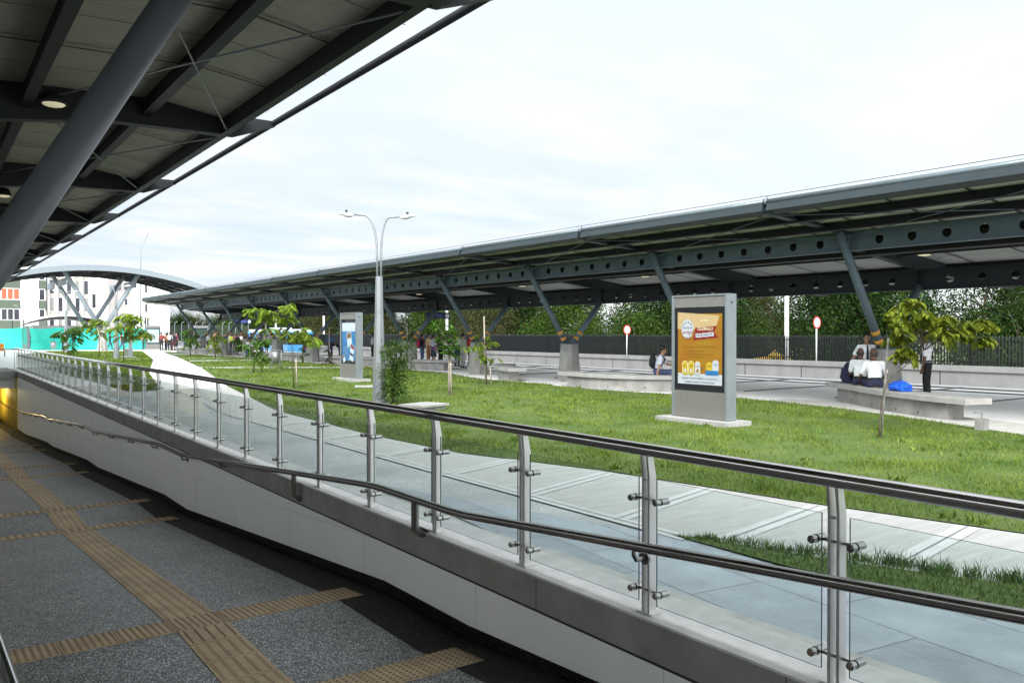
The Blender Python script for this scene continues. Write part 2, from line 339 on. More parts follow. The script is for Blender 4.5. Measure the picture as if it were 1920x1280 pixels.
def dup(root, loc, rz=None, label=None, scale=None):
    r = root.copy(); COL.objects.link(r); r.location = loc
    if rz is not None: r.rotation_euler = (0, 0, rz)
    if scale: r.scale = (scale,) * 3
    if label: r['label'] = label
    def rec(a, b):
        for ch in list(a.children):
            if ch is b: continue
            c = ch.copy(); COL.objects.link(c); c.parent = b; rec(ch, c)
    rec(root, r); return r
def shade_auto(o, ang=35):
    me = o.data; me.polygons.foreach_set('use_smooth', [True] * len(me.polygons)); me.set_sharp_from_angle(angle=R(ang)); return o
def text(name, s, size, mtx, m, parent, depth=0.002, align='CENTER', sx=1.0, shear=0.0):
    cu = bpy.data.curves.new(name, 'FONT'); cu.body = s; cu.size = size; cu.extrude = depth; cu.align_x = align; cu.align_y = 'CENTER'; cu.shear = shear; cu.resolution_u = 3
    o = bpy.data.objects.new(name, cu); COL.objects.link(o); bpy.context.view_layer.update()
    me = bpy.data.meshes.new_from_object(o.evaluated_get(bpy.context.evaluated_depsgraph_get())); bpy.data.objects.remove(o)
    me.materials.clear(); me.materials.append(m)
    me.transform(mtx @ Matrix.Diagonal((sx, 1, 1, 1)))
    return link(name, me, parent)
def frame(x, y, z, o):
    return Matrix(((x[0], y[0], z[0], o[0]), (x[1], y[1], z[1], o[1]), (x[2], y[2], z[2], o[2]), (0, 0, 0, 1)))

# ------------------------------------------------------------------ ramp profile
XW = 3.50                                   # inner face of the right ramp wall
PROF = [(-16, -.12), (-1.5, -.12), (5.5, -.69), (6.95, -.69), (14.0, -1.24), (15.5, -1.24), (22.3, -1.65), (23.8, -1.66), (30.7, -2.08), (32.2, -2.10), (39.5, -2.55), (41, -2.58), (48, -2.85), (72, -2.85)]
def fz(y):
    for (a, za), (b, zb) in zip(PROF, PROF[1:]):
        if y <= b: return za + (zb - za) * (y - a) / (b - a)
    return PROF[-1][1]
# ---- setting: ground
g = MB()
Zg = -0.03
BIG = 700
for (a, b, c, d) in ((4.2, -BIG, 27.05, BIG), (-BIG, -BIG, -5.3, BIG), (-5.3, 46.0, 4.2, BIG), (-5.3, -BIG, 4.2, -16)):
    g.add([(a, b, Zg), (c, b, Zg), (c, d, Zg), (a, d, Zg)], [(0, 1, 2, 3)])
g.add([(31.0, -BIG, -.45), (BIG, -BIG, -.45), (BIG, BIG, -.45), (31.0, BIG, -.45)], [(0, 1, 2, 3)], 1)
tag(g.build('ground', [M['plaza'], M['ground']]), kind='structure')
g = MB(); g.add([(27.05, -60, -.95), (31.05, -60, -.95), (31.05, 200, -.95), (27.05, 200, -.95)], [(0, 1, 2, 3)])
tag(g.build('busway', M['road']), kind='structure')
g = MB(); g.bb((26.6, -60, -1.0), (27.06, 200, 0.012)); tag(g.build('platform_kerb', M['band']), kind='structure')
g = MB()
for x in (24.9, 26.2): g.bb((x, -20, -.03), (x + .05, 110, 0.006))
for k in range(34): g.bb((19.8, -20 + k * 3.0, -.028), (26.6, -19.97 + k * 3.0, 0.004))
tag(g.build('paving_joints', mat('joint_line', (0.17, 0.16, 0.15), 0.9)), kind='structure')

# ramp floor
g = MB(); vs = []; fs = []
ys = []
for (a, _), (b, _) in zip(PROF, PROF[1:]): ys += [a, (a + b) / 2]
ys.append(PROF[-1][0])
for y in ys: vs += [(-5.3, y, fz(y)), (XW + .3, y, fz(y))]
for i in range(len(ys) - 1): fs.append((2 * i, 2 * i + 1, 2 * i + 3, 2 * i + 2))
g.add(vs, fs); floor_strip = [(y, fz(y)) for y in ys]
tag(g.build('ramp_floor', M['ramp_granite']), kind='structure')
g = MB(); g.add(*[[(x, y, z + .003) for y, z in floor_strip for x in (XW - .46, XW + .1)], [(2 * i, 2 * i + 1, 2 * i + 3, 2 * i + 2) for i in range(len(floor_strip) - 1)]]); tag(g.build('wall_shade_strip', M['skirt']), kind='structure')  # dark strip paints the shade at the foot of the wall onto the floor
# tactile guide strip and warning strips (each tile a raised slab; ribs and studs modelled)
g = MB()
def floor_box(x0, x1, y0, y1, h0, h1, mi=0):
    vs = [(x, y, fz(y) + h) for h in (h0, h1) for (x, y) in ((x0, y0), (x1, y0), (x1, y1), (x0, y1))]
    g.add(vs, [(0, 3, 2, 1), (4, 5, 6, 7), (0, 1, 5, 4), (1, 2, 6, 5), (2, 3, 7, 6), (3, 0, 4, 7)], mi)
T = 0.405; GX = 1.66
def warn_row(y0, near):
    x = GX - 4 * T
    while x < XW - .35:
        x1 = min(x + T, XW - .2)
        floor_box(x + .004, x1 - .004, y0 + .004, y0 + T - .004, -.01, .008)
        n = 8 if near else 4
        for i in range(n):
            for j in range(n):
                cx = x + (i + .5) * T / n; cy = y0 + (j + .5) * T / n; r = T / n * .30
                if cx > x1 - .02: continue
                p = [(cx - r, cy), (cx, cy - r), (cx + r, cy), (cx, cy + r)]
                vs = [(a, b, fz(b) + .0082) for a, b in p] + [(cx + (a - cx) * .6, cy + (b - cy) * .6, fz(b) + .0135) for a, b in p]
                g.add(vs, [(4, 5, 6, 7), (0, 1, 5, 4), (1, 2, 6, 5), (2, 3, 7, 6), (3, 0, 4, 7)], 1)
        x += T
WARN = [(-1.9, 0), (4.95, 1), (6.95, 1), (13.6, 0), (15.5, 0), (22.0, 0), (23.9, 0), (30.4, 0), (32.2, 0)]
for y, nr in WARN: warn_row(y, nr)
y = -3.0
blocks = [(a, a + T) for a, _ in WARN]
while y < 46:
    hit = [b for b in blocks if b[0] - .005 < y + T and y < b[1] - .005]
    if hit: 
        gap = hit[0][0] - y
        if gap > 0.1:
            floor_box(GX + .004, GX + T - .004, y + .004, hit[0][0] - .004, -.01, .008)
            for i in range(5):
                cx = GX + (i + .5) * T / 5; floor_box(cx - .004, cx + .006, y + .03, hit[0][0] - .03, .0075, .0125, 1)
        y = hit[0][1]; continue
    floor_box(GX + .004, GX + T - .004, y + .004, y + T - .004, -.01, .008)
    if y < 26:
        for i in range(5):
            cx = GX + (i + .5) * T / 5
            floor_box(cx - .013, cx - .004, y + .03, y + T - .03, .0075, .0125, 0)
            floor_box(cx - .004, cx + .006, y + .025, y + T - .025, .0075, .0095, 1)
    y += T
tag(g.build('tactile_paving', [M['tactile'], M['tactile_rib']]), kind='structure')

# right ramp wall: skirting, white tile wall, sloping to level parapet
wall_r = thing('ramp_wall', 'long white tiled ramp wall with dark granite skirting under the grey concrete parapet', 'wall', (XW, 0, 0))
YB = 46.0
def wall_strip(x0, x1, zb, zt, y0, y1, mi=0):
    yy = sorted({y0, y1} | {p[0] for p in PROF if y0 < p[0] < y1})
    vs = []; fs = []
    for y in yy: vs += [(x0, y, zb(y)), (x1, y, zb(y)), (x1, y, zt(y)), (x0, y, zt(y))]
    for i in range(len(yy) - 1):
        for k in range(4): fs.append((4 * i + k, 4 * i + (k + 1) % 4, 4 * i + 4 + (k + 1) % 4, 4 * i + 4 + k))
    n = len(yy); fs += [(3, 2, 1, 0), (4 * n - 4, 4 * n - 3, 4 * n - 2, 4 * n - 1)]
    return vs, fs
b = MB(); b.add(*wall_strip(XW, XW + .35, lambda y: fz(y) - .3, lambda y: -.225, 2.6, 42.7)); b.build('tile_facing', M['tile_wall'], wall_r)
b = MB(); b.add(*wall_strip(XW - .012, XW + .2, lambda y: fz(y) - .2, lambda y: min(fz(y) + .095, -.23), -16, YB + 20)); b.build('skirting', M['skirt'], wall_r)
b = MB()
for off in (.55, ):
    b.add(*wall_strip(XW - .0012, XW + .01, lambda y: min(fz(y) + off + .1, -.24), lambda y: min(fz(y) + off + .104, -.236), 5.0, 42.7))
for k in range(20):
    y = 3.4 + k * 2.0; b.bb((XW - .0012, y, fz(y) + .1), (XW + .01, y + .004, -.24))
b.build('tile_joint', mat('tile_grout', (0.5, 0.5, 0.51), 0.8), wall_r)
b = MB(); b.bb((XW - .006, -16, -.245), (XW + .02, YB, -.222)); b.build('shadow_gap', M['dark'], wall_r)
par = thing('concrete_parapet', 'grey concrete parapet beam carrying the glass railing beside the ramp', 'parapet', (XW, 0, 0))
b = MB(); b.bb((XW - .02, -16, -.22), (XW + .42, YB, .0)); b.build('beam', M['curb'], par)
b = MB(); b.bb((XW - .018, -16, .0005), (XW + .418, YB, .015)); b.build('coping', mat('coping_sky_sheen', (0.60, 0.585, 0.57), 0.6, var=.12, scale=5), par)  # pale top sheet, lightened for the sky reflected on the parapet
jmat = mat('parapet_joint', (0.09, 0.09, 0.085), 0.9)
for k in range(26):
    y = -3.6 + k * 2.05; b = MB(); b.bb((XW - .0215, y, -.219), (XW - .01, y + .006, -.001)); b.build('joint', jmat, par)

# ground sheets on the square
GL = [(11.5, -9), (9.6, -3), (8.4, 1.0), (7.63, 3.23), (7.23, 5.2), (6.87, 7.8), (6.25, 10), (6.14, 12.65), (6.36, 17.8), (7.95, 26.6), (11.1, 41.4), (15.1, 63), (17.9, 80)]
GR = [(14, -9), (14.2, 0), (14.6, 5.3), (15.0, 6.36), (15.4, 7.3), (15.8, 8.1), (16.4, 9.6), (16.85, 10.8), (17.1, 11.9), (17.3, 13.2), (17.3, 15.2), (16.7, 17.5), (16.5, 19.3), (16.7, 21.2), (16.9, 22.6), (16.8, 24.5), (17.2, 27), (18.3, 31), (18.3, 36), (18.0, 44), (18.3, 54), (17.8, 62), (18.6, 80)]
LAWN = GL + GR[::-1]
LAWN2 = [(5.0, 26), (5.9, 26.5), (7.75, 37), (12.0, 56), (16.6, 82), (9.5, 86), (6.5, 75), (4.9, 55)]
WEDGE = [(5.14, 4.92), (5.22, 4.70), (5.55, 3.6), (6.02, 2.5), (6.9, 0.6), (8.2, -3), (6.6, -3), (5.95, 0.6), (5.45, 2.3), (5.12, 3.7)]
g = MB()
for p, z in ((LAWN, .004), (LAWN2, .004), (WEDGE, .012)): g.sheet(p, z)
tag(g.build('lawn', M['lawn']), kind='structure')
g = MB(); g.sheet([(9.7, -3), (8.4, 1.0), (7.63, 3.23), (7.23, 5.2), (6.87, 7.8), (6.25, 10), (6.14, 12.65), (6.36, 17.8), (7.95, 26.6), (6.4, 26.6), (5.3, 17.8), (5.25, 12.6), (5.2, 9), (5.2, 4.7), (5.55, 3.6), (6.02, 2.5), (6.9, .6), (8.2, -3)], -.006)
tag(g.build('concrete_path', M['slabs']), kind='structure')
g = MB(); g.sheet([(3.9, -9), (5.4, -9), (5.25, 2), (5.2, 9), (5.25, 12.6), (5.3, 17.8), (6.4, 26.6), (4.2, 26.6), (3.9, 12)], -.012)
tag(g.build('aggregate_paving', M['grey_granite']), kind='structure')
g = MB(); g.sheet([(4.02, 9.2), (4.28, 8.26), (4.54, 7.07), (4.72, 6.48), (4.93, 5.5), (5.12, 5.0), (5.14, 4.6), (5.1, 3.7), (5.43, 2.3), (5.93, .6), (6.5, -2.8), (6.7, -6), (4.05, -6), (4.02, 4.8), (3.98, 5.9), (4.05, 6.6)], -.002)
tag(g.build('slate_paving', M['slate']), kind='structure')
g = MB(); g.sheet([(3.8, -9), (4.06, -9), (4.03, 4.9), (3.97, 5.9), (3.95, 9.5), (3.93, 26), (3.8, 26)], .004)
tag(g.build('kerb_strip', mat('kerb_concrete', (0.52, 0.515, 0.49), .85, var=.16, scale=3)), kind='structure')
g = MB(); gl = MB()
BZ = [0.0]
def band(a, b, w):
    BZ[0] += .0003; bz = BZ[0]; a = Vector(a); b = Vector(b); d = (b - a); nrm = Vector((-d.y, d.x)).normalized() * w / 2
    g.add([(*(a + nrm), bz), (*(b + nrm), bz), (*(b - nrm), bz), (*(a - nrm), bz)], [(0, 1, 2, 3)])
    nn = nrm.normalized() * .006
    gl.add([(*(a + nn), .005 + bz), (*(b + nn), .005 + bz), (*(b - nn), .005 + bz), (*(a - nn), .005 + bz)], [(0, 1, 2, 3)])
for k, (x0, y0, x1, y1) in enumerate([(5.42, 4.55, 7.18, 4.9), (5.14, 5.62, 7.02, 6.15), (5.14, 7.0, 6.8, 7.55), (5.14, 8.6, 6.5, 9.1), (5.14, 10.4, 6.15, 10.75), (5.2, 12.6, 6.1, 12.9), (5.2, 15, 6.2, 15.3), (5.72, 3.3, 7.5, 3.62), (6.2, 2.1, 7.8, 2.4), (6.8, .8, 8.3, 1.1)]):
    band((x0, y0), (x1, y1), .2)
for a, b_ in (((5.17, 4.75), (5.17, 9)), ((5.17, 9), (5.22, 12.6)), ((5.22, 12.6), (5.27, 17.8)), ((5.27, 17.8), (6.4, 26.6))): band(a, b_, .17)
tag(g.build('path_bands', M['band']), kind='structure'); tag(gl.build('path_joints', mat('path_joint', (0.2, 0.2, 0.19), 0.9)), kind='structure')
g = MB()
def strip(a, b, w):
    a = Vector(a); b = Vector(b); nrm = Vector((-(b - a).y, (b - a).x)).normalized() * w / 2
    g.add([(*(a + nrm), .03), (*(b + nrm), .03), (*(b - nrm), .03), (*(a - nrm), .03)], [(0, 1, 2, 3)])
strip((10.9, 41.6), (17.6, 37.0), .75); strip((13.2, 52), (17.9, 50.5), 1.0); strip((13.9, 56.2), (17.6, 57.5), 1.0); strip((15.6, 68), (18.3, 68.2), 1.2)
strip((5.2, 46), (9.2, 45.4), .9); strip((6.0, 58), (11.9, 57), 1.0); strip((8, 70), (14, 69.4), 1.1)
tag(g.build('crossing_strips', M['band']), kind='structure')
# concrete margin under the right-hand benches
g = MB(); g.sheet([(14.0, -9), (14.2, 0), (14.6, 5.3), (15.0, 6.36), (15.8, 8.1), (16.85, 10.8), (17.3, 13.2), (18.2, 13.4), (18.6, 12.4), (17.6, 9.6), (16.9, 7.2), (16, 4), (15.6, -9)], -.004)
tag(g.build('bench_margin', M['slabs']), kind='structure')

# ------------------------------------------------------------------ glass railing on the parapet
rail = thing('glass_railing', 'long stainless railing with clear glass panels along the edge of the square', 'railing', (3.57, 0, .015))
PX, PY0, PS = 3.57, 2.335, 1.26
NP0, NP1 = -3, 33
b = MB(); b.tube([(PX - .02, PY0 + (NP0) * PS - 3, 1.0), (PX - .02, PY0 + NP1 * PS + .2, 1.0)], .038, 20); b.build('top_rail', M['stainless_tube'], rail, True)
pm = MB()
for s in (-1, 1):       # twin flat blades, slightly offset head bent towards the ramp
    y = s * .024
    pm.add([(-.035, y - .008, .012), (.035, y - .008, .012), (.035, y + .008, .012), (-.035, y + .008, .012),
            (-.035, y - .008, .80), (.035, y - .008, .80), (.035, y + .008, .80), (-.035, y + .008, .80),
            (-.055, y - .008, .925), (.0, y - .008, .925), (.0, y + .008, .925), (-.055, y + .008, .925)],
           [(0, 3, 2, 1), (0, 1, 5, 4), (1, 2, 6, 5), (2, 3, 7, 6), (3, 0, 4, 7), (4, 5, 9, 8), (5, 6, 10, 9), (6, 7, 11, 10), (7, 4, 8, 11), (8, 9, 10, 11)])
pm.v = [(x * .8, yy, z) for x, yy, z in pm.v]; pm.box((0, 0, .006), (.085, .13, .012)); pm.box((-.02, 0, .78), (.04, .035, .016)); pm.box((-.024, 0, .931), (.045, .06, .014))
pm.v = [(x, yy, z * .985 / .95 if z > .05 else z) for x, yy, z in pm.v]
post_me = pm.mesh('post', M['stainless'])
cm = MB(); cm.cyl((0, -.115, 0), (0, .115, 0), .008, 8)
for s in (-1, 1):
    cm.cyl((-.055, s * .105, 0), (.05, s * .105, 0), .020, 14); cm.cyl((-.062, s * .105, 0), (-.055, s * .105, 0), .016, 14); cm.cyl((-.021, s * .105, 0), (-.012, s * .105, 0), .0215, 14, 1)
clamp_me = cm.mesh('clamp', [M['stainless_tube'], M['rubber']], True); clamp_me.set_sharp_from_angle(angle=R(40))
gm = MB(); gy0, gy1 = .075, PS - .075; gm.bb((-.014, gy0, .06), (-.004, gy1, .815))
glass_me = gm.mesh('glass_panel', [M['glass'], M['glass_edge']])
for p in glass_me.polygons: p.material_index = 0 if abs(p.normal.x) > .9 else 1
for k in range(NP0, NP1):
    p = link('post', post_me, rail, (0, PY0 + k * PS, 0))
    for z in (.135, .685):
        link('clamp', clamp_me, p, (0, 0, z))
    link('glass_panel', glass_me, rail, (0, PY0 + k * PS, 0))

# ------------------------------------------------------------------ wall handrail following the ramp
hr = thing('ramp_handrail', 'polished handrail on angled brackets following the slope and landings of the ramp', 'handrail', (3.40, 0, 0))
def hz(y): return fz(y) + .985
pts = [(3.40, y, hz(y)) for y in (-6, -1.5)]
for y, _ in PROF[2:13]: pts += [(3.40, y - .12, hz(y - .12)), (3.40, y + .12, hz(y + .12))]
pts.append((3.40, 62, hz(62)))
b = MB(); b.tube(pts, .031, 18); b.build('rail_tube', M['stainless_tube'], hr, True)
bm_ = MB(); bm_.box((0, 0, -.16), (.012, .055, .27)); bm_.box((.004, 0, -.15), (.02, .05, .25))
bm_.add([(-.006, -.0275, -.295), (.03, -.0275, -.345), (.085, -.0275, -.345), (.085, -.0275, -.305), (.03, -.0275, -.27), (-.006, .0275, -.295), (.03, .0275, -.345), (.085, .0275, -.345), (.085, .0275, -.305), (.03, .0275, -.27)],
        [(0, 1, 2, 3, 4), (9, 8, 7, 6, 5), (0, 5, 6, 1), (1, 6, 7, 2), (2, 7, 8, 3), (3, 8, 9, 4), (4, 9, 5, 0)])
bm_.box((.079, 0, -.325), (.012, .09, .10))
bm_.v = [(x * 1.15, yy * 1.75, z * .93) for x, yy, z in bm_.v]
brk = bm_.mesh('bracket', M['bracket'])
sm = MB(); sm.cyl((0, 0, -.03), (0, 0, -.055), .012, 8); sm.tube([(0, 0, -.05), (.02, 0, -.085), (.09, 0, -.085)], .014, 8); sm.cyl((.085, 0, -.085), (.1, 0, -.085), .04, 12)
brk2 = sm.mesh('bracket', M['bracket'])
for y in (6.2, 9.0): link('bracket', brk, hr, (0, y, hz(y)))
link('bracket', brk2, hr, (0, 3.55, hz(3.55)))
for y in list(np.arange(11.8, 44, 2.1)): link('bracket', brk2, hr, (0, float(y), hz(float(y))))
# centre handrail at the lower left corner
ch = thing('centre_handrail', 'shiny handrail tube at the lower left edge of the ramp', 'handrail', (.27, 0, 0))
cp = [(.27, y, fz(y) + .94) for y in (-6, -1.5)]
for y, _ in PROF[2:9]: cp += [(.27, y - .12, fz(y - .12) + .94), (.27, y + .12, fz(y + .12) + .94)]
b = MB(); b.tube(cp, .025, 16); b.build('rail_tube', M['stainless_tube'], ch, True)
b = MB()
for y in np.arange(-5, 30, 2.4): b.cyl((.27, y, fz(y)), (.27, y, fz(y) + .93), .022, 10)
b.build('rail_posts', M['stainless'], ch, True)

# ------------------------------------------------------------------ unseen left hall wall, underpass, bridge
hall = thing('unseen_hall_wall', 'unseen white station hall wall on the far left side of the ramp with wooden doors', 'wall', (-5.3, 0, 0))
b = MB(); b.bb((-5.7, -16, -3), (-5.3, 72, 3.25)); b.build('wall_panel', M['white_wall'], hall)  # unseen wall; top kept low so side light reaches the ramp wall
for y in (38, 41.2, 52):
    d = MB(); d.bb((-5.3, y, fz(y)), (-5.2, y + 2.2, fz(y) + 2.5), 0); d.bb((-5.21, y + .15, fz(y) + .1), (-5.18, y + 1.0, fz(y) + 2.3), 1); d.bb((-5.21, y + 1.2, fz(y) + .1), (-5.18, y + 2.05, fz(y) + 2.3), 1)
    d.build('wooden_door', [M['wood'], M['white_paint']], hall)
br = thing('footbridge', 'grey footbridge slab crossing over the lower end of the ramp', 'bridge', (-1, 46, 0))
b = MB(); b.bb((-5.3, 42.6, -.28), (XW - .03, 47.5, -.005)); b.build('deck', M['concrete'], br)
b = MB(); b.bb((-5.3, 42.9, -.75), (XW, 47.3, -.281)); b.build('soffit_beam', M['white_wall'], br)
b = MB(); b.cyl((-5.3, 42.75, .98), (PX - .03, 42.75, .98), .03, 12); b.build('top_rail', M['stainless_tube'], br, True)
b = MB(); b.bb((-5.2, 42.74, .05), (3.45, 42.75, .86)); q = b.build('glass_panel', [M['glass'], M['glass_edge']], br)
b = MB()
for k in range(7): b.box((-5 + k * 1.4, 42.78, .48), (.02, .06, .97))
b.build('post', M['stainless'], br)
uw = thing('yellow_wall', 'ribbed yellow lit wall of the underpass below the footbridge', 'wall', (XW, 47, 0))
b = MB()
for k in range(68): b.cyl((XW + .08, 42.9 + k * .3, fz(42.8 + k * .3)), (XW + .08, 42.9 + k * .3, -.29), .15, 8)
b.build('ribbed_panel', M['yellow_wall'], uw, True)
b = MB(); b.bb((-5.3, 64, -3), (XW + .3, 64.3, -.2)); b.build('end_panel', M['yellow_wall'], uw)
b = MB(); b.bb((-5.3, 47.5, -.30), (4.2, 64.3, -.035)); tag(b.build('underpass_ceiling', M['concrete']), kind='structure')
ul = thing('ceiling_lamp', 'warm lamp lighting the yellow underpass wall', 'lamp', (1.8, 49, -.3))
b = MB(); b.cyl((1.8, 49, -.36), (1.8, 49, -.30), .2, 16); b.build('housing', M['steel_dark'], ul)
b = MB(); b.cyl((1.8, 49, -.385), (1.8, 49, -.361), .17, 16); b.build('lens', M['flood'], ul)
ld = bpy.data.lights.new('underpass_light', 'POINT'); ld.energy = 130; ld.color = (1, .80, .35); ld.shadow_soft_size = .3
lo_ = bpy.data.objects.new('underpass_light', ld); COL.objects.link(lo_); lo_.parent = ul; lo_.location = (0, 0, -.35)

# ------------------------------------------------------------------ left canopy over the ramp
lc = thing('ramp_canopy', 'large dark grey steel canopy roof over the ramp on a thick slanted column', 'canopy', (-1.2, 0, 0))
YC0, YC1 = -14, 88
b = MB(); prof = [(-6.5, 4.60), (1.0, 4.93), (2.8, 4.98), (3.97, 4.80), (3.97, 4.86), (2.8, 5.06), (1.0, 5.01), (-6.5, 4.68)]
b.sweep(prof, [(YC0, 0), (YC1, 0)]); b.build('roof_sheet', M['roof_under'], lc)
def ibeam(mb, x, z0, z1, fwid, y0, y1, t=.03):
    mb.bb((x - fwid / 2, y0, z0), (x + fwid / 2, y1, z0 + t)); mb.bb((x - .02, y0, z0 + t), (x + .02, y1, z1))
for x, z0, z1, w in ((-2.0, 4.42, 4.78, .15), (-.4, 4.5, 4.86, .15), (1.13, 4.62, 4.93, .13), (2.59, 4.73, 4.97, .13), (3.66, 4.60, 4.86, .11)):
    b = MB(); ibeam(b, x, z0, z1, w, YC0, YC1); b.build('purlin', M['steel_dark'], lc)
rm = MB()        # tapered rafter with flanges, bottom rising towards the eave
rp = [(-6.5, 4.05), (.0, 4.30), (.9, 4.42), (2.2, 4.58), (3.70, 4.60)]
for i in range(len(rp) - 1):
    (xa, za), (xb, zb) = rp[i], rp[i + 1]
    for (w, lo2, hi2) in ((.012, .03, None), (.09, 0, .03)):
        ta = 4.60 + (xa + 6.5) * .044 if hi2 is None else za + hi2; tb = 4.60 + (xb + 6.5) * .044 if hi2 is None else zb + hi2
        rm.add([(xa, -w, za + lo2), (xb, -w, zb + lo2), (xb, w, zb + lo2), (xa, w, za + lo2), (xa, -w, ta), (xb, -w, tb), (xb, w, tb), (xa, w, ta)],
               [(0, 3, 2, 1), (4, 5, 6, 7), (0, 1, 5, 4), (1, 2, 6, 5), (2, 3, 7, 6), (3, 0, 4, 7)])
rm.add([(3.70, -.05, 4.60), (3.80, -.05, 4.60), (4.42, -.05, 4.83), (4.42, -.05, 4.91), (4.02, -.05, 4.91), (3.70, -.05, 4.80), (3.70, .05, 4.60), (3.80, .05, 4.60), (4.42, .05, 4.83), (4.42, .05, 4.91), (4.02, .05, 4.91), (3.70, .05, 4.80)],
       [(5, 4, 3, 2, 1, 0), (6, 7, 8, 9, 10, 11), (0, 1, 7, 6), (1, 2, 8, 7), (2, 3, 9, 8), (3, 4, 10, 9), (4, 5, 11, 10), (5, 0, 6, 11)])
rm.v = [(x + 1.2, y, z) for x, y, z in rm.v]
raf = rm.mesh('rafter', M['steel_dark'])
BAYS = [12.47 + 6 * k for k in range(-4, 13)]
for y in BAYS: link('rafter', raf, lc, (0, y, 0))
b = MB(); b.tube([(4.40, YC0, 4.88), (4.40, YC1, 4.88)], .045, 14); b.build('edge_tube', M['steel_dark'], lc, True)
jm = MB()        # thin cross joints between sheets
for k in range(int((YC1 - YC0) / 2)):
    y = YC0 + .47 + k * 2.0
    jm.add([(-6.4 + 1.2, y - .025, 4.56), (1.0 + 1.2, y - .025, 4.885), (2.8 + 1.2, y - .025, 4.935), (3.6 + 1.2, y - .025, 4.82), (3.6 + 1.2, y + .025, 4.82), (2.8 + 1.2, y + .025, 4.935), (1.0 + 1.2, y + .025, 4.885), (-6.4 + 1.2, y + .025, 4.56)], [(7, 6, 1, 0), (6, 5, 2, 1), (5, 4, 3, 2)])
link('sheet_rail', jm.mesh('sheet_rail', M['steel_dark']), lc)
jm = MB()
for k in range(int((YC1 - YC0) / 2)):
    y = YC0 + 1.47 + k * 2.0
    jm.add([(-6.4 + 1.2, y - .008, 4.595), (1.0 + 1.2, y - .008, 4.922), (2.8 + 1.2, y - .008, 4.972), (4.0 + 1.2, y - .008, 4.795), (4.0 + 1.2, y + .008, 4.795), (2.8 + 1.2, y + .008, 4.972), (1.0 + 1.2, y + .008, 4.922), (-6.4 + 1.2, y + .008, 4.595)], [(7, 6, 1, 0), (6, 5, 2, 1), (5, 4, 3, 2)])
link('sheet_joint', jm.mesh('sheet_joint', mat('sheet_joint', (0.1, 0.1, 0.085), 0.8)), lc)
for i, y in enumerate(BAYS[:-1]):
    for a, c in (((3.72, y + .05, 4.62), (1.2, y + 5.95, 4.70)), ((3.72, y + 5.95, 4.62), (1.2, y + .05, 4.70)), ((1.1, y + .05, 4.55), (-2.0, y + 5.95, 4.40))):
        b = MB(); b.cyl(a, c, .011, 6); b.build('tie_rod', M['col_paint'], lc)
for y in (6.47, 18.47, 30.47, 42.47, 54.47):
    cx_ = lambda z: 1.68 - .564 * (4.42 - z)
    b = MB(); b.tube([(cx_(fz(y)) - .1, y, fz(y)), (cx_(fz(y) + .3), y, fz(y) + .3), (1.68, y, 4.42)], .118, 28, up=(0, 1, 0)); b.build('slanted_column', M['col_paint'], lc, True)
    b = MB(); b.tube([(-1.4, y, fz(y)), (-1.5, y, fz(y) + .3), (-4.3, y, 4.2)], .118, 24, up=(0, 1, 0)); b.build('slanted_column', M['col_paint'], lc, True)
    b = MB(); b.tube([(-1.3, y, fz(y) - .02), (-1.3, y, fz(y) + .9)], [.46, .40], 8); b.build('pedestal', M['concrete'], lc)
for i, (x, y) in enumerate(((1.40, 12.0), (1.45, 20.6))):
    lp = thing('ceiling_lamp', ['round downlight under the nearer canopy rafter, left of the slanted column', 'warm downlight at the left edge beside the lower slanted column'][i], 'lamp', (x, y, 4.62), 0, 'downlights under the ramp canopy')
    b = MB(); b.tube([(0, 0, .14), (0, 0, .02), (0, 0, -.02)], [.10, .155, .16], 18); b.build('housing', M['steel_dark'], lp, True, False)
    b = MB(); b.ell((0, 0, -.02), (.135, .135, .035), 16, 6); b.build('bulb', M['bulb'], lp, True, False)

# ------------------------------------------------------------------ platform canopy on V columns
pc = thing('platform_canopy', 'long blue grey steel platform canopy on a row of V shaped columns', 'canopy', (19, 0, 0))
PB = [11.15 + 6 * k for k in range(-2, 11)]        # column bays
Y0, Y1 = PB[0] - 3, PB[-1]
def rz_(x): return 4.40 - .120 * (x - 14.5)
b = MB(); prof = [(14.55, rz_(14.55) - .02), (25.6, rz_(25.6) - .02), (25.6, rz_(25.6) + .05), (14.55, rz_(14.55) + .05)]
b.sweep(prof, [(Y0, 0), (Y1, 0)])
b.add([(14.55, Y1, rz_(14.55) - .02), (25.6, Y1, rz_(25.6) - .02), (15.6, Y1 + 4.5, 4.2), (14.55, Y1, rz_(14.55) + .05), (25.6, Y1, rz_(25.6) + .05), (15.6, Y1 + 4.5, 4.26)], [(0, 1, 2), (3, 5, 4), (0, 2, 5, 3), (1, 4, 5, 2)])
b.build('roof_sheet', M['roof_under2'], pc)
for x in (15.5, 16.5, 18.5, 19.6, 21.9, 23.2, 24.6):
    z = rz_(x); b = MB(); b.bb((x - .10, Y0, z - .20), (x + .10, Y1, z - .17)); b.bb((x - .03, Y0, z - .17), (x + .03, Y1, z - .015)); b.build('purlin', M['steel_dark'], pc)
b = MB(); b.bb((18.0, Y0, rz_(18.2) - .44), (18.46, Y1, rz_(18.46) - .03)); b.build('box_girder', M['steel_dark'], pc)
jm = MB()
for k in range(int((Y1 - Y0) / 1.5)):
    y = Y0 + .75 + k * 1.5; jm.add([(14.6 - 19, y - .03, rz_(14.6) - .05), (25.5 - 19, y - .03, rz_(25.5) - .05), (25.5 - 19, y + .03, rz_(25.5) - .05), (14.6 - 19, y + .03, rz_(14.6) - .05)], [(0, 1, 2, 3)])
link('sheet_rail', jm.mesh('sheet_rail', M['steel_dark']), pc)
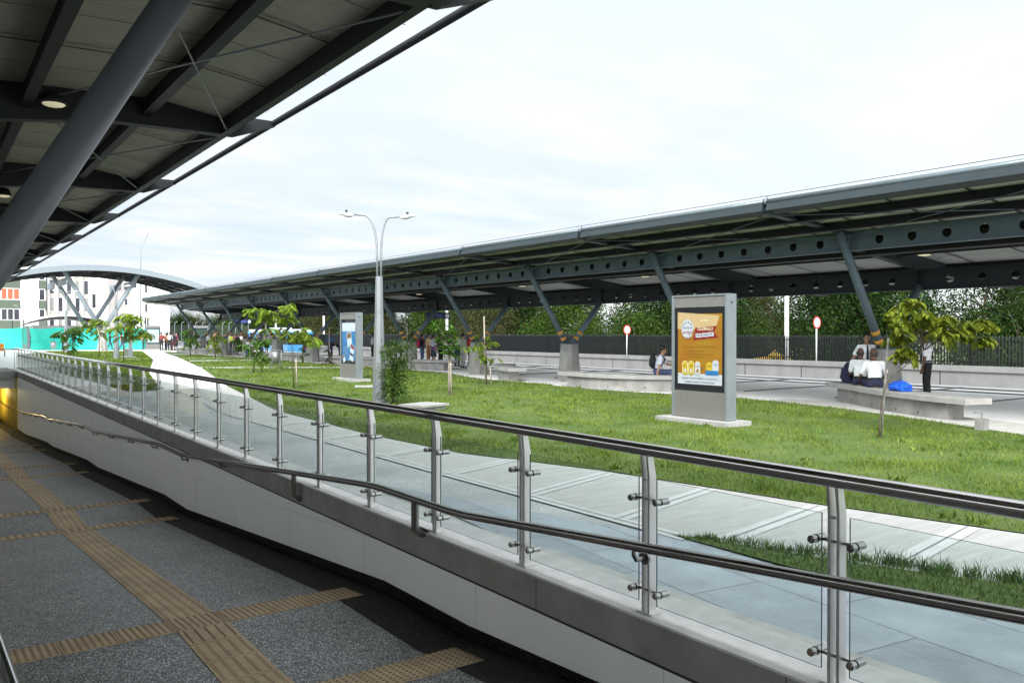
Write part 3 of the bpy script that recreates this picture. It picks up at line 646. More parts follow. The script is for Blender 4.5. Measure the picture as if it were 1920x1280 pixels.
# perforated beams, one bay long, true round holes
def perf_beam(zb, zt, m_):
    m = MB(); n = 16; seg = .75; hc = (zb + zt) / 2; hr_ = .105
    for k in range(8):
        y0 = k * seg + (.375 if False else 0)
    edges = [0, .375] + [.375 + .75 * k for k in range(1, 8)] + [6.0]
    for a, c in zip(edges, edges[1:]):
        solid = (c - a) < .5
        for sx in (-.012, .012):
            if solid: m.add([(sx, a, zb), (sx, c, zb), (sx, c, zt), (sx, a, zt)], [(0, 1, 2, 3)]); continue
            cy = (a + c) / 2; ring = []; outr = []
            for q in range(n):
                an = 2 * math.pi * q / n + math.pi / n; dy, dz = math.cos(an), math.sin(an); ring.append((sx, cy + hr_ * dy, hc + hr_ * dz))
                s_ = min((c - a) / 2 / max(abs(dy), 1e-6), (zt - zb) / 2 / max(abs(dz), 1e-6)); outr.append((sx, cy + s_ * dy, hc + s_ * dz))
            m.add(ring + outr, [(q, (q + 1) % n, n + (q + 1) % n, n + q) for q in range(n)])
            for (yy, zz) in ((a, zb), (c, zb), (c, zt), (a, zt)):     # corner fill
                best = sorted(range(n), key=lambda q: (outr[q][1] - yy) ** 2 + (outr[q][2] - zz) ** 2)[:2]
                m.add([outr[best[0]], outr[best[1]], (sx, yy, zz)], [(0, 1, 2)])
        if not solid:
            for q in range(n):
                a1 = 2 * math.pi * q / n + math.pi / n; a2 = a1 + 2 * math.pi / n
                m.add([(s_, cy + hr_ * math.cos(t_), hc + hr_ * math.sin(t_)) for s_, t_ in ((-.012, a1), (.012, a1), (.012, a2), (-.012, a2))], [(0, 1, 2, 3)])
    m.bb((-.10, 0, zb - .02), (.10, 6, zb)); m.bb((-.10, 0, zt), (.10, 6, zt + .02))
    for y in (.02, 5.98): m.bb((-.08, y - .008, zb + .001), (.08, y + .008, zt - .001))
    return m.mesh('perforated_beam', m_)
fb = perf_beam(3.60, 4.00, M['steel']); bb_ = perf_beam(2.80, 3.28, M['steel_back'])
prm = MB(); rp = [(-4.5, rz_(14.5) - .22, rz_(14.5) - .05), (-2.6, rz_(16.4) - .13, rz_(16.4) - .03), (-1.5, rz_(17.5) - .07, rz_(17.5) - .03), (-1.2, rz_(17.8) - .40, rz_(17.8) - .03), (1.7, rz_(20.7) - .40, rz_(20.7) - .03), (4.2, rz_(23.2) - .3, rz_(23.2) - .03), (6.5, rz_(25.5) - .12, rz_(25.5) - .03)]
for i in range(len(rp) - 1):
    (xa, za, ta), (xb, zb, tb) = rp[i], rp[i + 1]
    for w, fl in ((.012, False), (.10, True)):
        t1, t2 = (za + .03, zb + .03) if fl else (ta, tb); l1, l2 = (za, zb) if fl else (za + .03, zb + .03)
        prm.add([(xa, -w, l1), (xb, -w, l2), (xb, w, l2), (xa, w, l1), (xa, -w, t1), (xb, -w, t2), (xb, w, t2), (xa, w, t1)], [(0, 3, 2, 1), (4, 5, 6, 7), (0, 1, 5, 4), (1, 2, 6, 5), (2, 3, 7, 6), (3, 0, 4, 7)])
praf = prm.mesh('rafter', M['fascia'])
gm_ = MB(); z = rz_(14.5)
gm_.sweep([(-4.62, z - .15), (-4.38, z - .22), (-4.36, z + .02), (-4.44, z + .05), (-4.56, z + .02)], [(.05, 0), (5.95, 0)]); gut = gm_.mesh('fascia', M['fascia'])
gm_ = MB(); gm_.tube([(-4.53, 0.0, z + .045), (-4.53, 6, z + .045)], .055, 12); gm_.cyl((-4.53, -.04, z + .045), (-4.53, .04, z + .045), .068, 12); roll = gm_.mesh('gutter_roll', M['gutter'], True)
ped = MB(); ped.tube([(0, 0, -.03), (0, 0, 1.26), (0, 0, 1.30)], [.43, .33, .33], 8); ped_me = ped.mesh('pedestal', M['concrete'])
bp_ = MB(); bp_.box((0, 0, 1.315), (.62, .34, .03))
for s in (-1, 1): bp_.cyl((s * .26, .1, 1.33), (s * .26, .1, 1.36), .02, 6); bp_.cyl((s * .26, -.1, 1.33), (s * .26, -.1, 1.36), .02, 6)
bp_me = bp_.mesh('base_plate', M['steel'])
def leg_me(x1, z1):
    m = MB(); a = Vector((.16 * (1 if x1 > 0 else -1), 0, 1.32)); c = Vector((x1, 0, z1)); m.tube([a, c], .098, 18, up=(0, 1, 0)); return m.mesh('column_leg', M['steel'], True), a, c
lf, fa, fc = leg_me(-1.93, 4.02); lb, ba, bc = leg_me(1.50, 2.86)
def bands_me(a, c):
    m = MB(); d = (c - a).normalized()
    for s in (.17, .42): m.tube([a + d * s, a + d * (s + .11)], .1015, 18, up=(0, 1, 0))
    return m.mesh('marking_band', M['orange_band'], True)
bf, bbk = bands_me(fa, fc), bands_me(ba, bc)
sp = MB(); sp.bb((-1.556, -.26, 3.63), (-1.543, .26, 3.97))
for yy in (-.22, -.16, .16, .22):
    for q in range(6): sp.cyl((-1.566, yy, 3.66 + q * .056), (-1.555, yy, 3.66 + q * .056), .013, 6)
sp_me = sp.mesh('splice_plate', M['steel'])
for i, y in enumerate(PB):
    if i: link('splice_plate', sp_me, pc, (0, y, 0))
    link('pedestal', ped_me, pc, (0, y, 0)); link('base_plate', bp_me, pc, (0, y, 0))
    q = link('column_leg', lf, pc, (0, y, 0)); link('marking_band', bf, q)
    q = link('column_leg', lb, pc, (0, y, 0)); link('marking_band', bbk, q)
    link('rafter', praf, pc, (0, y, 0))
    if i < len(PB) - 1:
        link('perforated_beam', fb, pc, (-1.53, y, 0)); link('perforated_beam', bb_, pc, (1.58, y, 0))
        link('fascia', gut, pc, (0, y, 0)); link('gutter_roll', roll, pc, (0, y, 0))
        for a, c in (((14.75, y + .1, rz_(14.75) - .2), (17.2, y + 5.9, rz_(17.2) - .2)), ((14.75, y + 5.9, rz_(14.75) - .2), (17.2, y + .1, rz_(17.2) - .2))):
            b = MB(); b.cyl(a, c, .010, 6); b.build('tie_rod', M['steel'], pc)
b = MB(); b.cyl((14.5, Y0, z + .17), (14.5, Y1, z + .17), .006, 5); b.build('lightning_wire', M['steel_dark'], pc)
b = MB()
for y in PB: b.cyl((14.5, y, z + .04), (14.5, y, z + .175), .008, 6)
b.build('wire_stand', M['steel_dark'], pc)
for i, y in enumerate((10.2, 19.3, 26.0, 34.2)):
    lp = thing('ceiling_lamp', ['platform lamp under the canopy to the right of the nearest front column top', 'warm platform lamp above the orange poster kiosk', 'platform lamp behind the perforated beam left of the orange kiosk', 'platform lamp under the canopy above the grey street lamp'][i], 'lamp', (19.0, y, rz_(19.0) - .33), 0, 'lamps under the platform canopy')
    b = MB(); b.tube([(0, 0, .12), (0, 0, .02), (0, 0, -.02)], [.10, .17, .175], 16); b.build('housing', M['steel_dark'], lp, True, False)
    b = MB(); b.ell((0, 0, -.02), (.15, .15, .03), 14, 6); b.build('bulb', M['bulb'], lp, True, False)

# ------------------------------------------------------------------ poster kiosks
KW, KT, KH = 1.36, .26, 2.42
def kiosk(label, loc, rz, group='poster kiosks on the square'):
    t = thing('poster_kiosk', label, 'poster kiosk', loc, rz, group)
    # local frame: front faces -X, width along Y
    b = MB(); b.bb((-.24, -KW / 2 - .17, -.05), (KT + .22, KW / 2 + .2, .09)); b.build('plinth', M['concrete_lt'], t, world=False)
    b = MB(); b.bb((0, KW / 2 - .05, .10), (KT, KW / 2, KH)); b.bb((0, -KW / 2, .10), (KT, -KW / 2 + .05, KH)); b.bb((.0, -KW / 2 + .051, KH - .03), (KT, KW / 2 - .051, KH)); b.build('side_frame', M['kiosk_frame'], t, world=False)
    b = MB(); b.bb((.02, -KW / 2 + .051, .10), (KT - .02, KW / 2 - .051, .60)); b.build('panel', M['kiosk_panel'], t, world=False); b = MB(); b.bb((.02, -KW / 2 + .051, KH - .235), (KT - .02, KW / 2 - .051, KH - .031)); b.build('panel', M['kiosk_panel'], t, world=False)
    b = MB(); b.bb((.03, -KW / 2 + .051, .601), (KT - .03, KW / 2 - .051, KH - .236)); b.build('display_frame', M['black_frame'], t, world=False)
    b = MB(); b.bb((.020, -KW / 2 + .06, .61), (.026, KW / 2 - .06, KH - .245)); b.build('poster_glass', M['poster_glass'], t, world=False)
    b = MB(); b.cyl((KT / 2, -KW / 2 - .004, KH - .16), (KT / 2, -KW / 2, KH - .16), .022, 10); b.build('lock', M['black_frame'], t, world=False)
    return t
PA = (0, -1, 0), (0, 0, 1), (-1, 0, 0)
def pm_(u, v, d=.0): return frame(*PA, (.0285 - d, -u, v))       # u to the right, v up on the poster face
def pquad(name, u0, v0, u1, v1, m, t, d, poly=None):
    b = MB(); p = poly or [(u0, v0), (u1, v0), (u1, v1), (u0, v1)]
    b.add([(.0295 - d, -u, v) for u, v in p], [tuple(range(len(p)))]); return b.build(name, m, t, world=False)
P_or = mat('poster_orange', (0.34, 0.125, 0.005), 0.5, col2=(0.33, 0.19, 0.008), scale=1.6, lo=.35, hi=.65)
P_cream = mat('poster_cream', (0.52, 0.37, 0.19), 0.5); P_red = mat('poster_maroon', (0.22, 0.012, 0.012), 0.5); P_wh = mat('poster_white', (0.52, 0.54, 0.58), 0.5)
P_navy = mat('poster_navy', (0.02, 0.03, 0.10), 0.5); P_gold = mat('poster_gold', (0.55, 0.40, 0.03), 0.4); P_pale = mat('poster_pale', (0.80, 0.74, 0.50), 0.5)
P_blue = mat('poster_blue', (0.02, 0.16, 0.40), 0.5, col2=(0.04, 0.25, 0.52), scale=1.5); P_sky = mat('poster_sky', (0.42, 0.60, 0.75), 0.5, col2=(0.75, 0.82, 0.88), scale=5); P_brown = mat('poster_text_brown', (0.20, 0.10, 0.015), 0.5)
k1 = kiosk('tall grey kiosk with an orange beer poster standing on the grass', (11.93, 10.72, 0), 0)
W2, VB, VT = .545, .73, 2.06
pquad('poster', -W2, VB, W2, VT, P_or, k1, 0)
pquad('poster_footer', -W2, VB, W2, VB + .20, P_wh, k1, .0006)
pquad('poster_panel', 0, 0, 0, 0, P_cream, k1, .0006, [(-.55, 1.78), (-.30, 1.76), (.40, 1.80), (.48, 2.02), (.10, 2.05), (-.55, 2.10)])
pquad('poster_ribbon', 0, 0, 0, 0, P_red, k1, .0012, [(-.16, 1.56), (.46, 1.61), (.36, 1.72), (.42, 1.83), (-.10, 1.80)])
b = MB()
pts = [(.0275, -(-.30 + .15 * math.cos(a)), 1.77 + .19 * math.sin(a) * (1 if math.sin(a) > 0 else .95)) for a in np.linspace(0, 2 * math.pi, 22, endpoint=False)]
b.add(pts, [tuple(range(22))]); b.build('poster_badge', P_wh, k1, world=False)
for i in range(4):
    a = R(140 - i * 34); b = MB(); c = (-.30 + .11 * math.cos(a), 1.80 + .10 * math.sin(a)); pp = []
    for q in range(10):
        r_ = .024 if q % 2 == 0 else .011; an = math.pi / 2 + q * math.pi / 5; pp.append((.0268, -(c[0] + r_ * math.cos(an)), c[1] + r_ * math.sin(an)))
    b.add(pp, [tuple(range(10))]); b.build('poster_star', P_navy, k1, world=False)
text('poster_text', 'Día de mi', .075, pm_(-.30, 1.80, .003), P_navy, k1, .0002, sx=.85)
text('poster_text', 'amigo', .115, pm_(-.29, 1.715, .003), P_red, k1, .0002, shear=.2, sx=.95)
text('poster_text', 'POKER', .062, pm_(-.30, 1.60, .003), P_red, k1, .0002)
text('poster_text', 'EL MES', .055, pm_(.13, 1.93, .003), P_pale, k1, .0002)
text('poster_text', 'CELÉBRALO', .085, pm_(.14, 1.775, .003), P_pale, k1, .0002, sx=.85)
for i, (w, u) in enumerate((('COMO', -.02), ('DEBE', .145), ('SER', .29))):
    pquad('poster_tag', u - .078, 1.615 + i * .012, u + .078 - (.02 if i == 2 else 0), 1.69 + i * .012, P_wh, k1, .0018); text('poster_text', w, .056, pm_(u - (.01 if i == 2 else 0), 1.653 + i * .012, .003), P_navy, k1, .0002, sx=.85)
text('poster_text', 'Por la compra de POKER o POKER LIGERA', .047, pm_(0, 1.44, .003), P_brown, k1, .0002, sx=.90)
text('poster_text', 'llévate gratis una edición', .043, pm_(-.07, 1.36, .003), P_brown, k1, .0002)
text('poster_text', 'POKER AMIGO, solo por hoy', .045, pm_(-.04, 1.30, .003), P_brown, k1, .0002)
text('poster_text', 'en tiendas participantes', .038, pm_(-.10, 1.245, .003), P_brown, k1, .0002)
def can(u, v, w, h, m, d):
    b = MB(); p = []
    for sx, sy in ((1, 1), (-1, 1), (-1, -1), (1, -1)):
        for q in range(5):
            a0 = {(1, 1): 0, (-1, 1): 90, (-1, -1): 180, (1, -1): 270}[(sx, sy)] + q * 22.5; p.append((u + sx * (w / 2 - w * .45) + w * .45 * math.cos(R(a0)), v + sy * (h / 2 - w * .45) + w * .45 * math.sin(R(a0))))
    b.add([(.0295 - d, -a, c) for a, c in p], [tuple(range(len(p)))]); return b.build('poster_can', m, k1, world=False)
for u, m_ in ((-.36, P_gold), (-.205, P_gold), (-.045, P_wh)):
    can(u, 1.03, .145, .28, P_pale if m_ is P_gold else P_gold, .0006); can(u, 1.03, .125, .26, m_, .0012)
    text('poster_text', 'POKER', .036, pm_(u, 1.07, .003), P_red, k1, .0002, sx=.85); b = MB(); b.add([(.0275, -(u + .03 * math.cos(a)), .985 + .04 * math.sin(a)) for a in np.linspace(0, 6.28, 14, endpoint=False)], [tuple(range(14))]); b.build('poster_badge', P_wh if m_ is P_gold else P_or, k1, world=False)
text('poster_text', '=', .09, pm_(.06, 1.03, .003), P_navy, k1, .0002)
can(.24, 1.05, .15, .22, P_gold, .0008); can(.39, 1.08, .15, .24, P_wh, .0006); pquad('poster_box', .15, .91, .46, 1.0, P_blue, k1, .0024)
text('poster_text', 'POKER', .036, pm_(.24, 1.08, .003), P_red, k1, .0002, sx=.9); text('poster_text', 'POKER', .036, pm_(.39, 1.11, .003), P_navy, k1, .0002, sx=.9)
for j in range(2): text('poster_text', ('EL EXCESO DE ALCOHOL ES PERJUDICIAL PARA LA SALUD', 'PROHÍBASE EL EXPENDIO A MENORES DE EDAD')[j], .042, pm_(0, .84 - j * .07, .003), P_navy, k1, .0002, sx=.80)
k2 = kiosk('grey kiosk with a blue poster standing on the grass behind the street lamp', (12.4, 27.5, 0), 0)
pquad('poster', -W2, VB, W2, VT, P_blue, k2, 0); pquad('poster_sky', -W2, VT - .30, W2, VT, P_sky, k2, .0006)
text('poster_text', 'TU CIUDAD', .12, pm_(.05, 1.86, .003), P_wh, k2, .0002); text('poster_text', 'EN MOVIMIENTO', .08, pm_(.05, 1.74, .003), P_wh, k2, .0002)
def card(u, v, w, h, ang, inner):
    c, s_ = math.cos(R(ang)), math.sin(R(ang))
    rot = lambda p: (u + p[0] * c - p[1] * s_, v + p[0] * s_ + p[1] * c)
    for k, (m_, sw, sh, dv) in enumerate(((P_wh, w, h, 0), (inner, w * .8, h * .32, h * .28), (P_sky, w * .7, h * .36, -h * .18))):
        pquad('poster_card', 0, 0, 0, 0, m_, k2, .001 + .0005 * k, [rot(p) for p in ((-sw / 2, dv - sh / 2), (sw / 2, dv - sh / 2), (sw / 2, dv + sh / 2), (-sw / 2, dv + sh / 2))])
card(.06, 1.46, .40, .50, 12, P_brown); card(.30, 1.10, .34, .36, -18, P_red); card(.24, .86, .34, .30, -14, P_navy); card(-.40, .78, .20, .26, 30, P_brown)
for j in range(5): text('poster_text', ('Consulta rutas', 'horarios y', 'estaciones', 'en tu celular', 'o en línea')[j], .05, pm_(-.22, 1.20 - j * .07, .003), P_wh, k2, .0002)
# further kiosks
kiosk('grey poster kiosk seen edge on beside the second street lamp', on(241, 671) + Vector((0, .7, 0)), 0)
kiosk('narrow grey kiosk in front of the turquoise tarp at far left', on(46, 656), R(12))
k5 = kiosk('white edged kiosk facing the square at the end of the path', on(287.5, 656), R(90)); pquad('poster', -W2, VB, W2, VT, mat('poster_teal', (0.30, 0.45, 0.45), .4), k5, 0)
for j in range(4): pquad('poster_bar', -.5, .85 + j * .3, .5, .98 + j * .3, P_wh, k5, .001)
k6 = kiosk('dark framed kiosk on the platform among waiting people', on(377, 655.5), R(90)); pquad('poster', -W2, VB, W2, VT, mat('poster_darkgreen', (0.03, 0.06, 0.05), .3), k6, 0)

# ------------------------------------------------------------------ concrete benches
def bench(label, path, w=.62, wb=.42, ext=(.42, .42), h=.45):
    pts = [Vector((p[0], p[1])) for p in path]
    for _ in range(2):      # smooth
        q = [pts[0]]
        for a, c in zip(pts, pts[1:]): q += [a * .75 + c * .25, a * .25 + c * .75]
        q.append(pts[-1]); pts = q
    base = (pts[0].x, pts[0].y, 0); t = thing('concrete_bench', label, 'bench', base, 0, 'curved concrete benches along the grass')
    def ribbon(pl, hw, z0, z1, bev):
        m = MB(); vs = []; n = len(pl)
        for i, p in enumerate(pl):
            d = (pl[min(i + 1, n - 1)] - pl[max(i - 1, 0)]).normalized(); nn = Vector((-d.y, d.x))
            for s_, zz, e in ((-1, z0, 0), (1, z0, 0), (1, z1 - bev, 0), (1, z1, bev), (-1, z1, bev), (-1, z1 - bev, 0)):
                c = p + nn * s_ * (hw - e); vs.append((c.x, c.y, zz))
        fs = [(6 * i + k, 6 * i + (k + 1) % 6, 6 * i + 6 + (k + 1) % 6, 6 * i + 6 + k) for i in range(n - 1) for k in range(6)] + [tuple(range(5, -1, -1)), tuple(6 * (n - 1) + k for k in range(6))]
        return m.add(vs, fs)
    ribbon(pts, w / 2, h - .115, h, .012).build('seat', M['concrete_lt'], t)
    L_ = [0]
    for a, c in zip(pts, pts[1:]): L_.append(L_[-1] + (c - a).length)
    def at_(s_):
        for i in range(len(pts) - 1):
            if s_ <= L_[i + 1]: f_ = (s_ - L_[i]) / (L_[i + 1] - L_[i]); return pts[i].lerp(pts[i + 1], f_)
        return pts[-1]
    core = [at_(ext[0] + (L_[-1] - sum(ext)) * i / 12) for i in range(13)]
    ribbon(core, wb / 2, -.03, h - .116, .001).build('base', M['concrete'], t)
    b = MB()
    for i in (2, 5, 8, 10):
        d = (core[i + 1] - core[i - 1]).normalized(); nn = Vector((d.y, -d.x)); nn = nn if nn.x < 0 else -nn
        c = core[i] + nn * (wb / 2); b.cyl((c.x - nn.x * .02, c.y - nn.y * .02, .08), (c.x + nn.x * .003, c.y + nn.y * .003, .08), .022, 8)
    b.build('drain_hole', M['dark'], t)
    return t
bench('curved concrete bench at right carrying two seated men and a blue bag', [(19.01, 12.43), (18.43, 11.41), (17.5, 10.19), (16.77, 8.87), (16.43, 7.75)], .66, .44, (.42, .55))
bench('long concrete bench with one seated man, left of the orange poster kiosk', [(17.15, 21.1), (17.0, 19.6), (17.25, 18.3), (18.0, 17.3), (19.0, 16.6)])
bench('short rounded concrete bench end left of the nearest V column base', [(17.2, 23.85), (17.5, 25.0), (18.5, 26.6), (19.6, 27.9)], .7)
bench('concrete bench behind the broad leaved sapling', [(19.0, 36.4), (19.3, 34.6), (19.9, 32.6)])
bench('concrete bench between the blue poster kiosk and the woman in pink', [(18.3, 43.0), (18.9, 40.5), (19.9, 37.6)])
bench('long concrete bench with the man in dark blue seated on it', [(18.4, 56), (18.7, 52), (19.6, 48.6)])
bench('distant concrete bench on the far platform among waiting people', [(18.5, 77), (19.0, 70), (20.0, 64.5)])

# ------------------------------------------------------------------ street lamps, tap, slabs, bins
def street_lamp(label, loc, adir, hgt=1.0):
    t = thing('street_lamp', label, 'street lamp', loc, math.atan2(adir[1], adir[0]), 'double armed street lamps')
    b = MB(); b.box((0, 0, .015), (.50, .50, .03)); b.build('foot_plate', M['concrete_lt'], t, world=False)
    b = MB(); b.tube([(0, 0, .03), (0, 0, 2.2), (0, 0, 3.05)], [.175, .105, .088], 8); b.tube([(0, 0, 2.20), (0, 0, 2.225)], [.113, .113], 8); b.build('pole', M['lamp_metal'], t, world=False)
    for s, reach, top in ((-1, .62, 4.52), (1, .52, 4.47)):
        p = [(s * .045, 0, 3.0), (s * .05, 0, 3.55)]
        for q in range(1, 9):
            a = q / 8; p.append((s * (.05 + (reach - .30) * (1 - math.cos(a * math.pi / 2)) ** 1.15), 0, 3.55 + (top - 3.55) * math.sin(a * math.pi / 2)))
        p.append((s * reach, 0, top + .01)); m = MB(); m.tube(p, .026, 10, up=(0, 1, 0)); arm = m.build('arm', M['lamp_metal'], t, True, False)
        tilt = Matrix.Rotation(s * R(-9), 3, 'Y'); m = MB()
        m.ell((s * (reach + .17), 0, top + .015), (.21, .085, .045), 14, 8, rot=tilt); hd = m.build('lamp_head', M['white_paint'], t, True, False)
        m = MB(); m.ell((s * (reach + .13), 0, top - .02), (.11, .065, .035), 12, 6, rot=tilt); m.build('lens', mat('lamp_lens', (0.45, 0.43, 0.42), .15), hd, True, False)
        m = MB(); m.cyl((s * (reach + .16), 0, top + .05), (s * (reach + .16), 0, top + .12), .028, 10); m.build('light_sensor', M['black_frame'], hd, False, False)
    return t
sl = street_lamp('tall grey double armed street lamp standing on the near grass', on(711, 757), (RI[0], RI[1]))
for px, py, lab, sc_ in ((218, 673, 'double armed street lamp on the far grass among saplings, right of the arched canopy column', 1.06), (124, 661, 'distant double armed street lamp in front of the turquoise tarp', 1.18), (44, 655, 'most distant street lamp at the far left beside the narrow kiosk', 1.0)):
    c = dup(sl, on(px, py), math.atan2(RI[1], RI[0]), lab, sc_)
t = thing('water_tap', 'small concrete block with a metal tap on the edge of the grass at far right', 'tap', on(1842, 806))
b = MB(); b.box((0, 0, .09), (.17, .17, .22)); b.build('block', M['concrete'], t, world=False)
b = MB(); b.tube([(0, 0, .2), (0, 0, .30), (-.03, .02, .315), (-.1, .07, .315)], .013, 8); b.tube([(-.1, .07, .315), (-.1, .07, .29)], .016, 8); b.box((0, 0, .33), (.05, .012, .012)); b.build('spout', M['lamp_metal'], t, world=False)
def slab(label, c, sx, sy, h, rz):
    t = thing('access_slab', label, 'concrete slab', c, rz, 'concrete access slabs in the grass')
    b = MB(); b.box((0, 0, h / 2 - .03), (sx * .86, sy * .86, h - .02)); b.build('base', M['concrete'], t, world=False)
    b = MB(); b.box((0, 0, h - .01), (sx, sy, .045)); b.build('lid', M['concrete_lt'], t, world=False)
slab('square concrete access slab on the grass right of the near street lamp', on(795, 769) + Vector((0, 0, 0)), 0.9, .7, .13, R(20))
slab('thin concrete slab in the grass between blue kiosk and near street lamp', on(690, 727), .8, .35, .06, R(-30))
slab('low concrete slab in the grass near the woman in pink', on(618, 683), .9, .6, .12, R(0))
def litter_bin(label, c, rz, s=1.0):
    t = thing('litter_bin', label, 'litter bin', c, rz, 'hanging litter bins'); t.scale = (s, s, s)
    b = MB()
    for x in (-.26, .26): b.cyl((x, 0, 0), (x, 0, .86), .022, 10)
    b.cyl((-.26, 0, .16), (.26, 0, .16), .012, 8); b.cyl((-.26, 0, .86), (.26, 0, .86), .02, 8); b.build('stand', M['lamp_metal'], t, True, False)
    b = MB(); b.tube([(0, 0, .24), (0, 0, .82)], [.19, .21], 20); b.build('bucket', mat('bin_metal', (0.28, 0.28, 0.28), .3, .6), t, True, False)
    b = MB(); b.tube([(0, 0, .82), (0, 0, .835)], [.212, .212], 20); b.build('rim', M['steel_dark'], t, True, False)
litter_bin('steel litter bin hanging in a frame beside the white cross path', on(517, 690.5), math.atan2(RI[1], RI[0]))
litter_bin('small dark litter bin in front of the turquoise tarp', on(100, 657), math.atan2(RI[1], RI[0]))

# ------------------------------------------------------------------ road side wall, fence, signs
sw = thing('boundary_wall', 'long pale concrete boundary wall behind the busway', 'wall', (31, 0, -.95))
b = MB(); b.bb((31, -40, -1.0), (31.4, 150, .30)); b.build('wall_panel', M['wall_pale'], sw)
b = MB(); b.bb((30.93, -40, .30), (31.45, 150, .50)); b.build('coping', M['wall_pale'], sw)
jm = MB()
for k in range(60): jm.bb((-.003, -38 + k * 3.0, .05), (.01, -37.96 + k * 3.0, 1.24))
link('joint_lines', jm.mesh('joint_lines', M['dark']), sw)
fe = thing('picket_fence', 'dark steel picket fence on top of the boundary wall', 'fence', (31.2, 0, .5))
fm = MB(); 
for k in range(22):
    y = .06 + k * .1136; fm.box((0, y, .52), (.06, .036, 1.02)); fm.add([(-.03, y - .018, 1.03), (.03, y - .018, 1.03), (.03, y + .018, 1.03), (-.03, y + .018, 1.03), (.05, y, 1.12)], [(0, 1, 4), (1, 2, 4), (2, 3, 4), (3, 0, 4)])
fm.bb((.026, 0, .12), (.05, 2.5, .16)); fm.bb((.026, 0, .88), (.05, 2.5, .92)); fmesh = fm.mesh('fence_panel', M['fence'])
pmesh = MB().box((0, 0, .54), (.06, .06, 1.1)).mesh('fence_post', M['fence'])
for k in range(-2, 44): link('fence_panel', fmesh, fe, (0, k * 2.5, 0)); link('fence_post', pmesh, fe, (.06, k * 2.5, 0))
def speed_sign(label, num, px, zc, zb):
    p = onx(px, 31.08); t = thing('speed_sign', label, 'road sign', (p.x, p.y, zb), 0, 'round speed limit signs')
    b = MB(); b.cyl((0, .03, 0), (0, .03, zc - zb + .2), .03, 10); b.build('post', M['white_paint'], t, True, False)
    b = MB(); b.cyl((0, 0, zc - zb), (0, .012, zc - zb), .26, 32); b.build('rim', M['red'], t, False, False)
    b = MB(); b.cyl((0, -.004, zc - zb), (0, -.0005, zc - zb), .20, 32); f_ = b.build('face', M['white_paint'], t, False, False)
    text('digits', num, .30, frame((1, 0, 0), (0, 0, 1), (0, -1, 0), (0, -.007, zc - zb)), M['dark'], t, .001)
speed_sign('round red rimmed speed sign reading 20 near the yellow taxi', '20', 1532, 2.14, .5)
speed_sign('round red rimmed speed sign reading 30 left of the orange kiosk', '30', 1176, 1.87, .5)
for px, top, lab in ((1475, 3.6, 'white square pole behind the fence left of the 20 speed sign'), (838, 3.9, 'white pole behind the fence above the broad leaved sapling'), (607, 3.9, 'white pole behind the fence above the woman in pink'), (517, 4.1, 'white pole rising behind the blue bus')):
    p = onx(px, 31.9); t = thing('white_pole', lab, 'pole', (p.x, p.y, -.45), 0, 'white poles behind the fence'); b = MB(); top += .75; b.box((0, 0, top / 2), (.13, .13, top)); b.build('shaft', M['white_paint'], t, False, False); b = MB(); b.box((0, 0, top + .03), (.17, .17, .06)); b.build('cap', M['white_paint'], t, False, False)
def station_sign(label, px, X, z, txt, hang):
    p = onx(px, X); t = thing('station_sign', label, 'sign', (p.x, p.y, z), 0, 'hanging dark blue station signs')
    b = MB(); b.box((0, 0, 0), (1.5, .10, .36)); b.build('board', M['sign_blue'], t, False, False)
    text('sign_text', txt, .22, frame((1, 0, 0), (0, 0, 1), (0, -1, 0), (-.12, -.052, 0)), mat('sign_lettering', (.12, .2, .5), .4), t, .001)
    b = MB(); b.cyl((.58, -.058, 0), (.58, -.0505, 0), .13, 20); b.build('roundel', M['white_paint'], t, False, False)
    b = MB()
    for x in (-.6, .6): b.cyl((x, 0, .18), (x, 0, hang), .015, 6)
    b.build('hanger', M['steel_dark'], t, False, False)
station_sign('hanging dark blue station sign above the bus stop crowd', 455, 23.6, 2.72, '< A P002', .32)
station_sign('hanging dark blue station sign beside the white pole above the group of women', 821, 23.6, 2.66, '14  P005', .38)

# ------------------------------------------------------------------ bus, taxi, house
bt = thing('city_bus', 'light blue city bus waiting at the far platform', 'bus', (28.9, 74.5, -.95))
def rbox(mb, a, c, r=.12, mi=0):      # box with rounded vertical front corners
    mb.prism([(a[0] + r, a[1]), (c[0] - r, a[1]), (c[0], a[1] + r), (c[0], c[1]), (a[0], c[1]), (a[0], a[1] + r)], a[2], c[2], mi); return mb
b = MB(); rbox(b, (-1.25, 0, .35), (1.25, 11.5, 1.55)); rbox(b, (-1.25, .05, 2.55), (1.25, 11.5, 2.75)); b.build('body', M['bus_blue'], bt, world=False)
b = MB(); rbox(b, (-1.2, .06, 1.551), (1.2, 11.4, 2.549)); b.build('windows', M['win_dark'], bt, world=False)
b = MB(); rbox(b, (-1.15, .15, 2.751), (1.15, 11.4, 3.0)); b.box((0, 6, 3.08), (1.6, 3, .16)); b.build('roof', M['bus_white'], bt, world=False)
b = MB()
for x in (-1.22, 1.22):
    for k in range(7): b.box((x, .3 + k * 1.8, 2.05), (.05, .12, 1.0))
b.build('pillar', M['bus_blue'], bt, world=False)
b = MB(); b.box((0, -.005, 2.63), (1.3, .03, .2)); b.build('route_display', M['black_frame'], bt, world=False)
for x in (-.9, .9): b = MB(); b.ell((x, .0, .72), (.18, .04, .11), 12, 6); b.build('headlight', M['white_paint'], bt, True, False); b = MB(); b.box((x * 1.55, -.12, 2.0), (.14, .1, .34)); b.build('mirror', M['rubber'], bt, False, False)
b = MB(); b.box((0, -.02, .45), (2.3, .08, .2)); b.build('bumper', M['steel_dark'], bt, False, False)
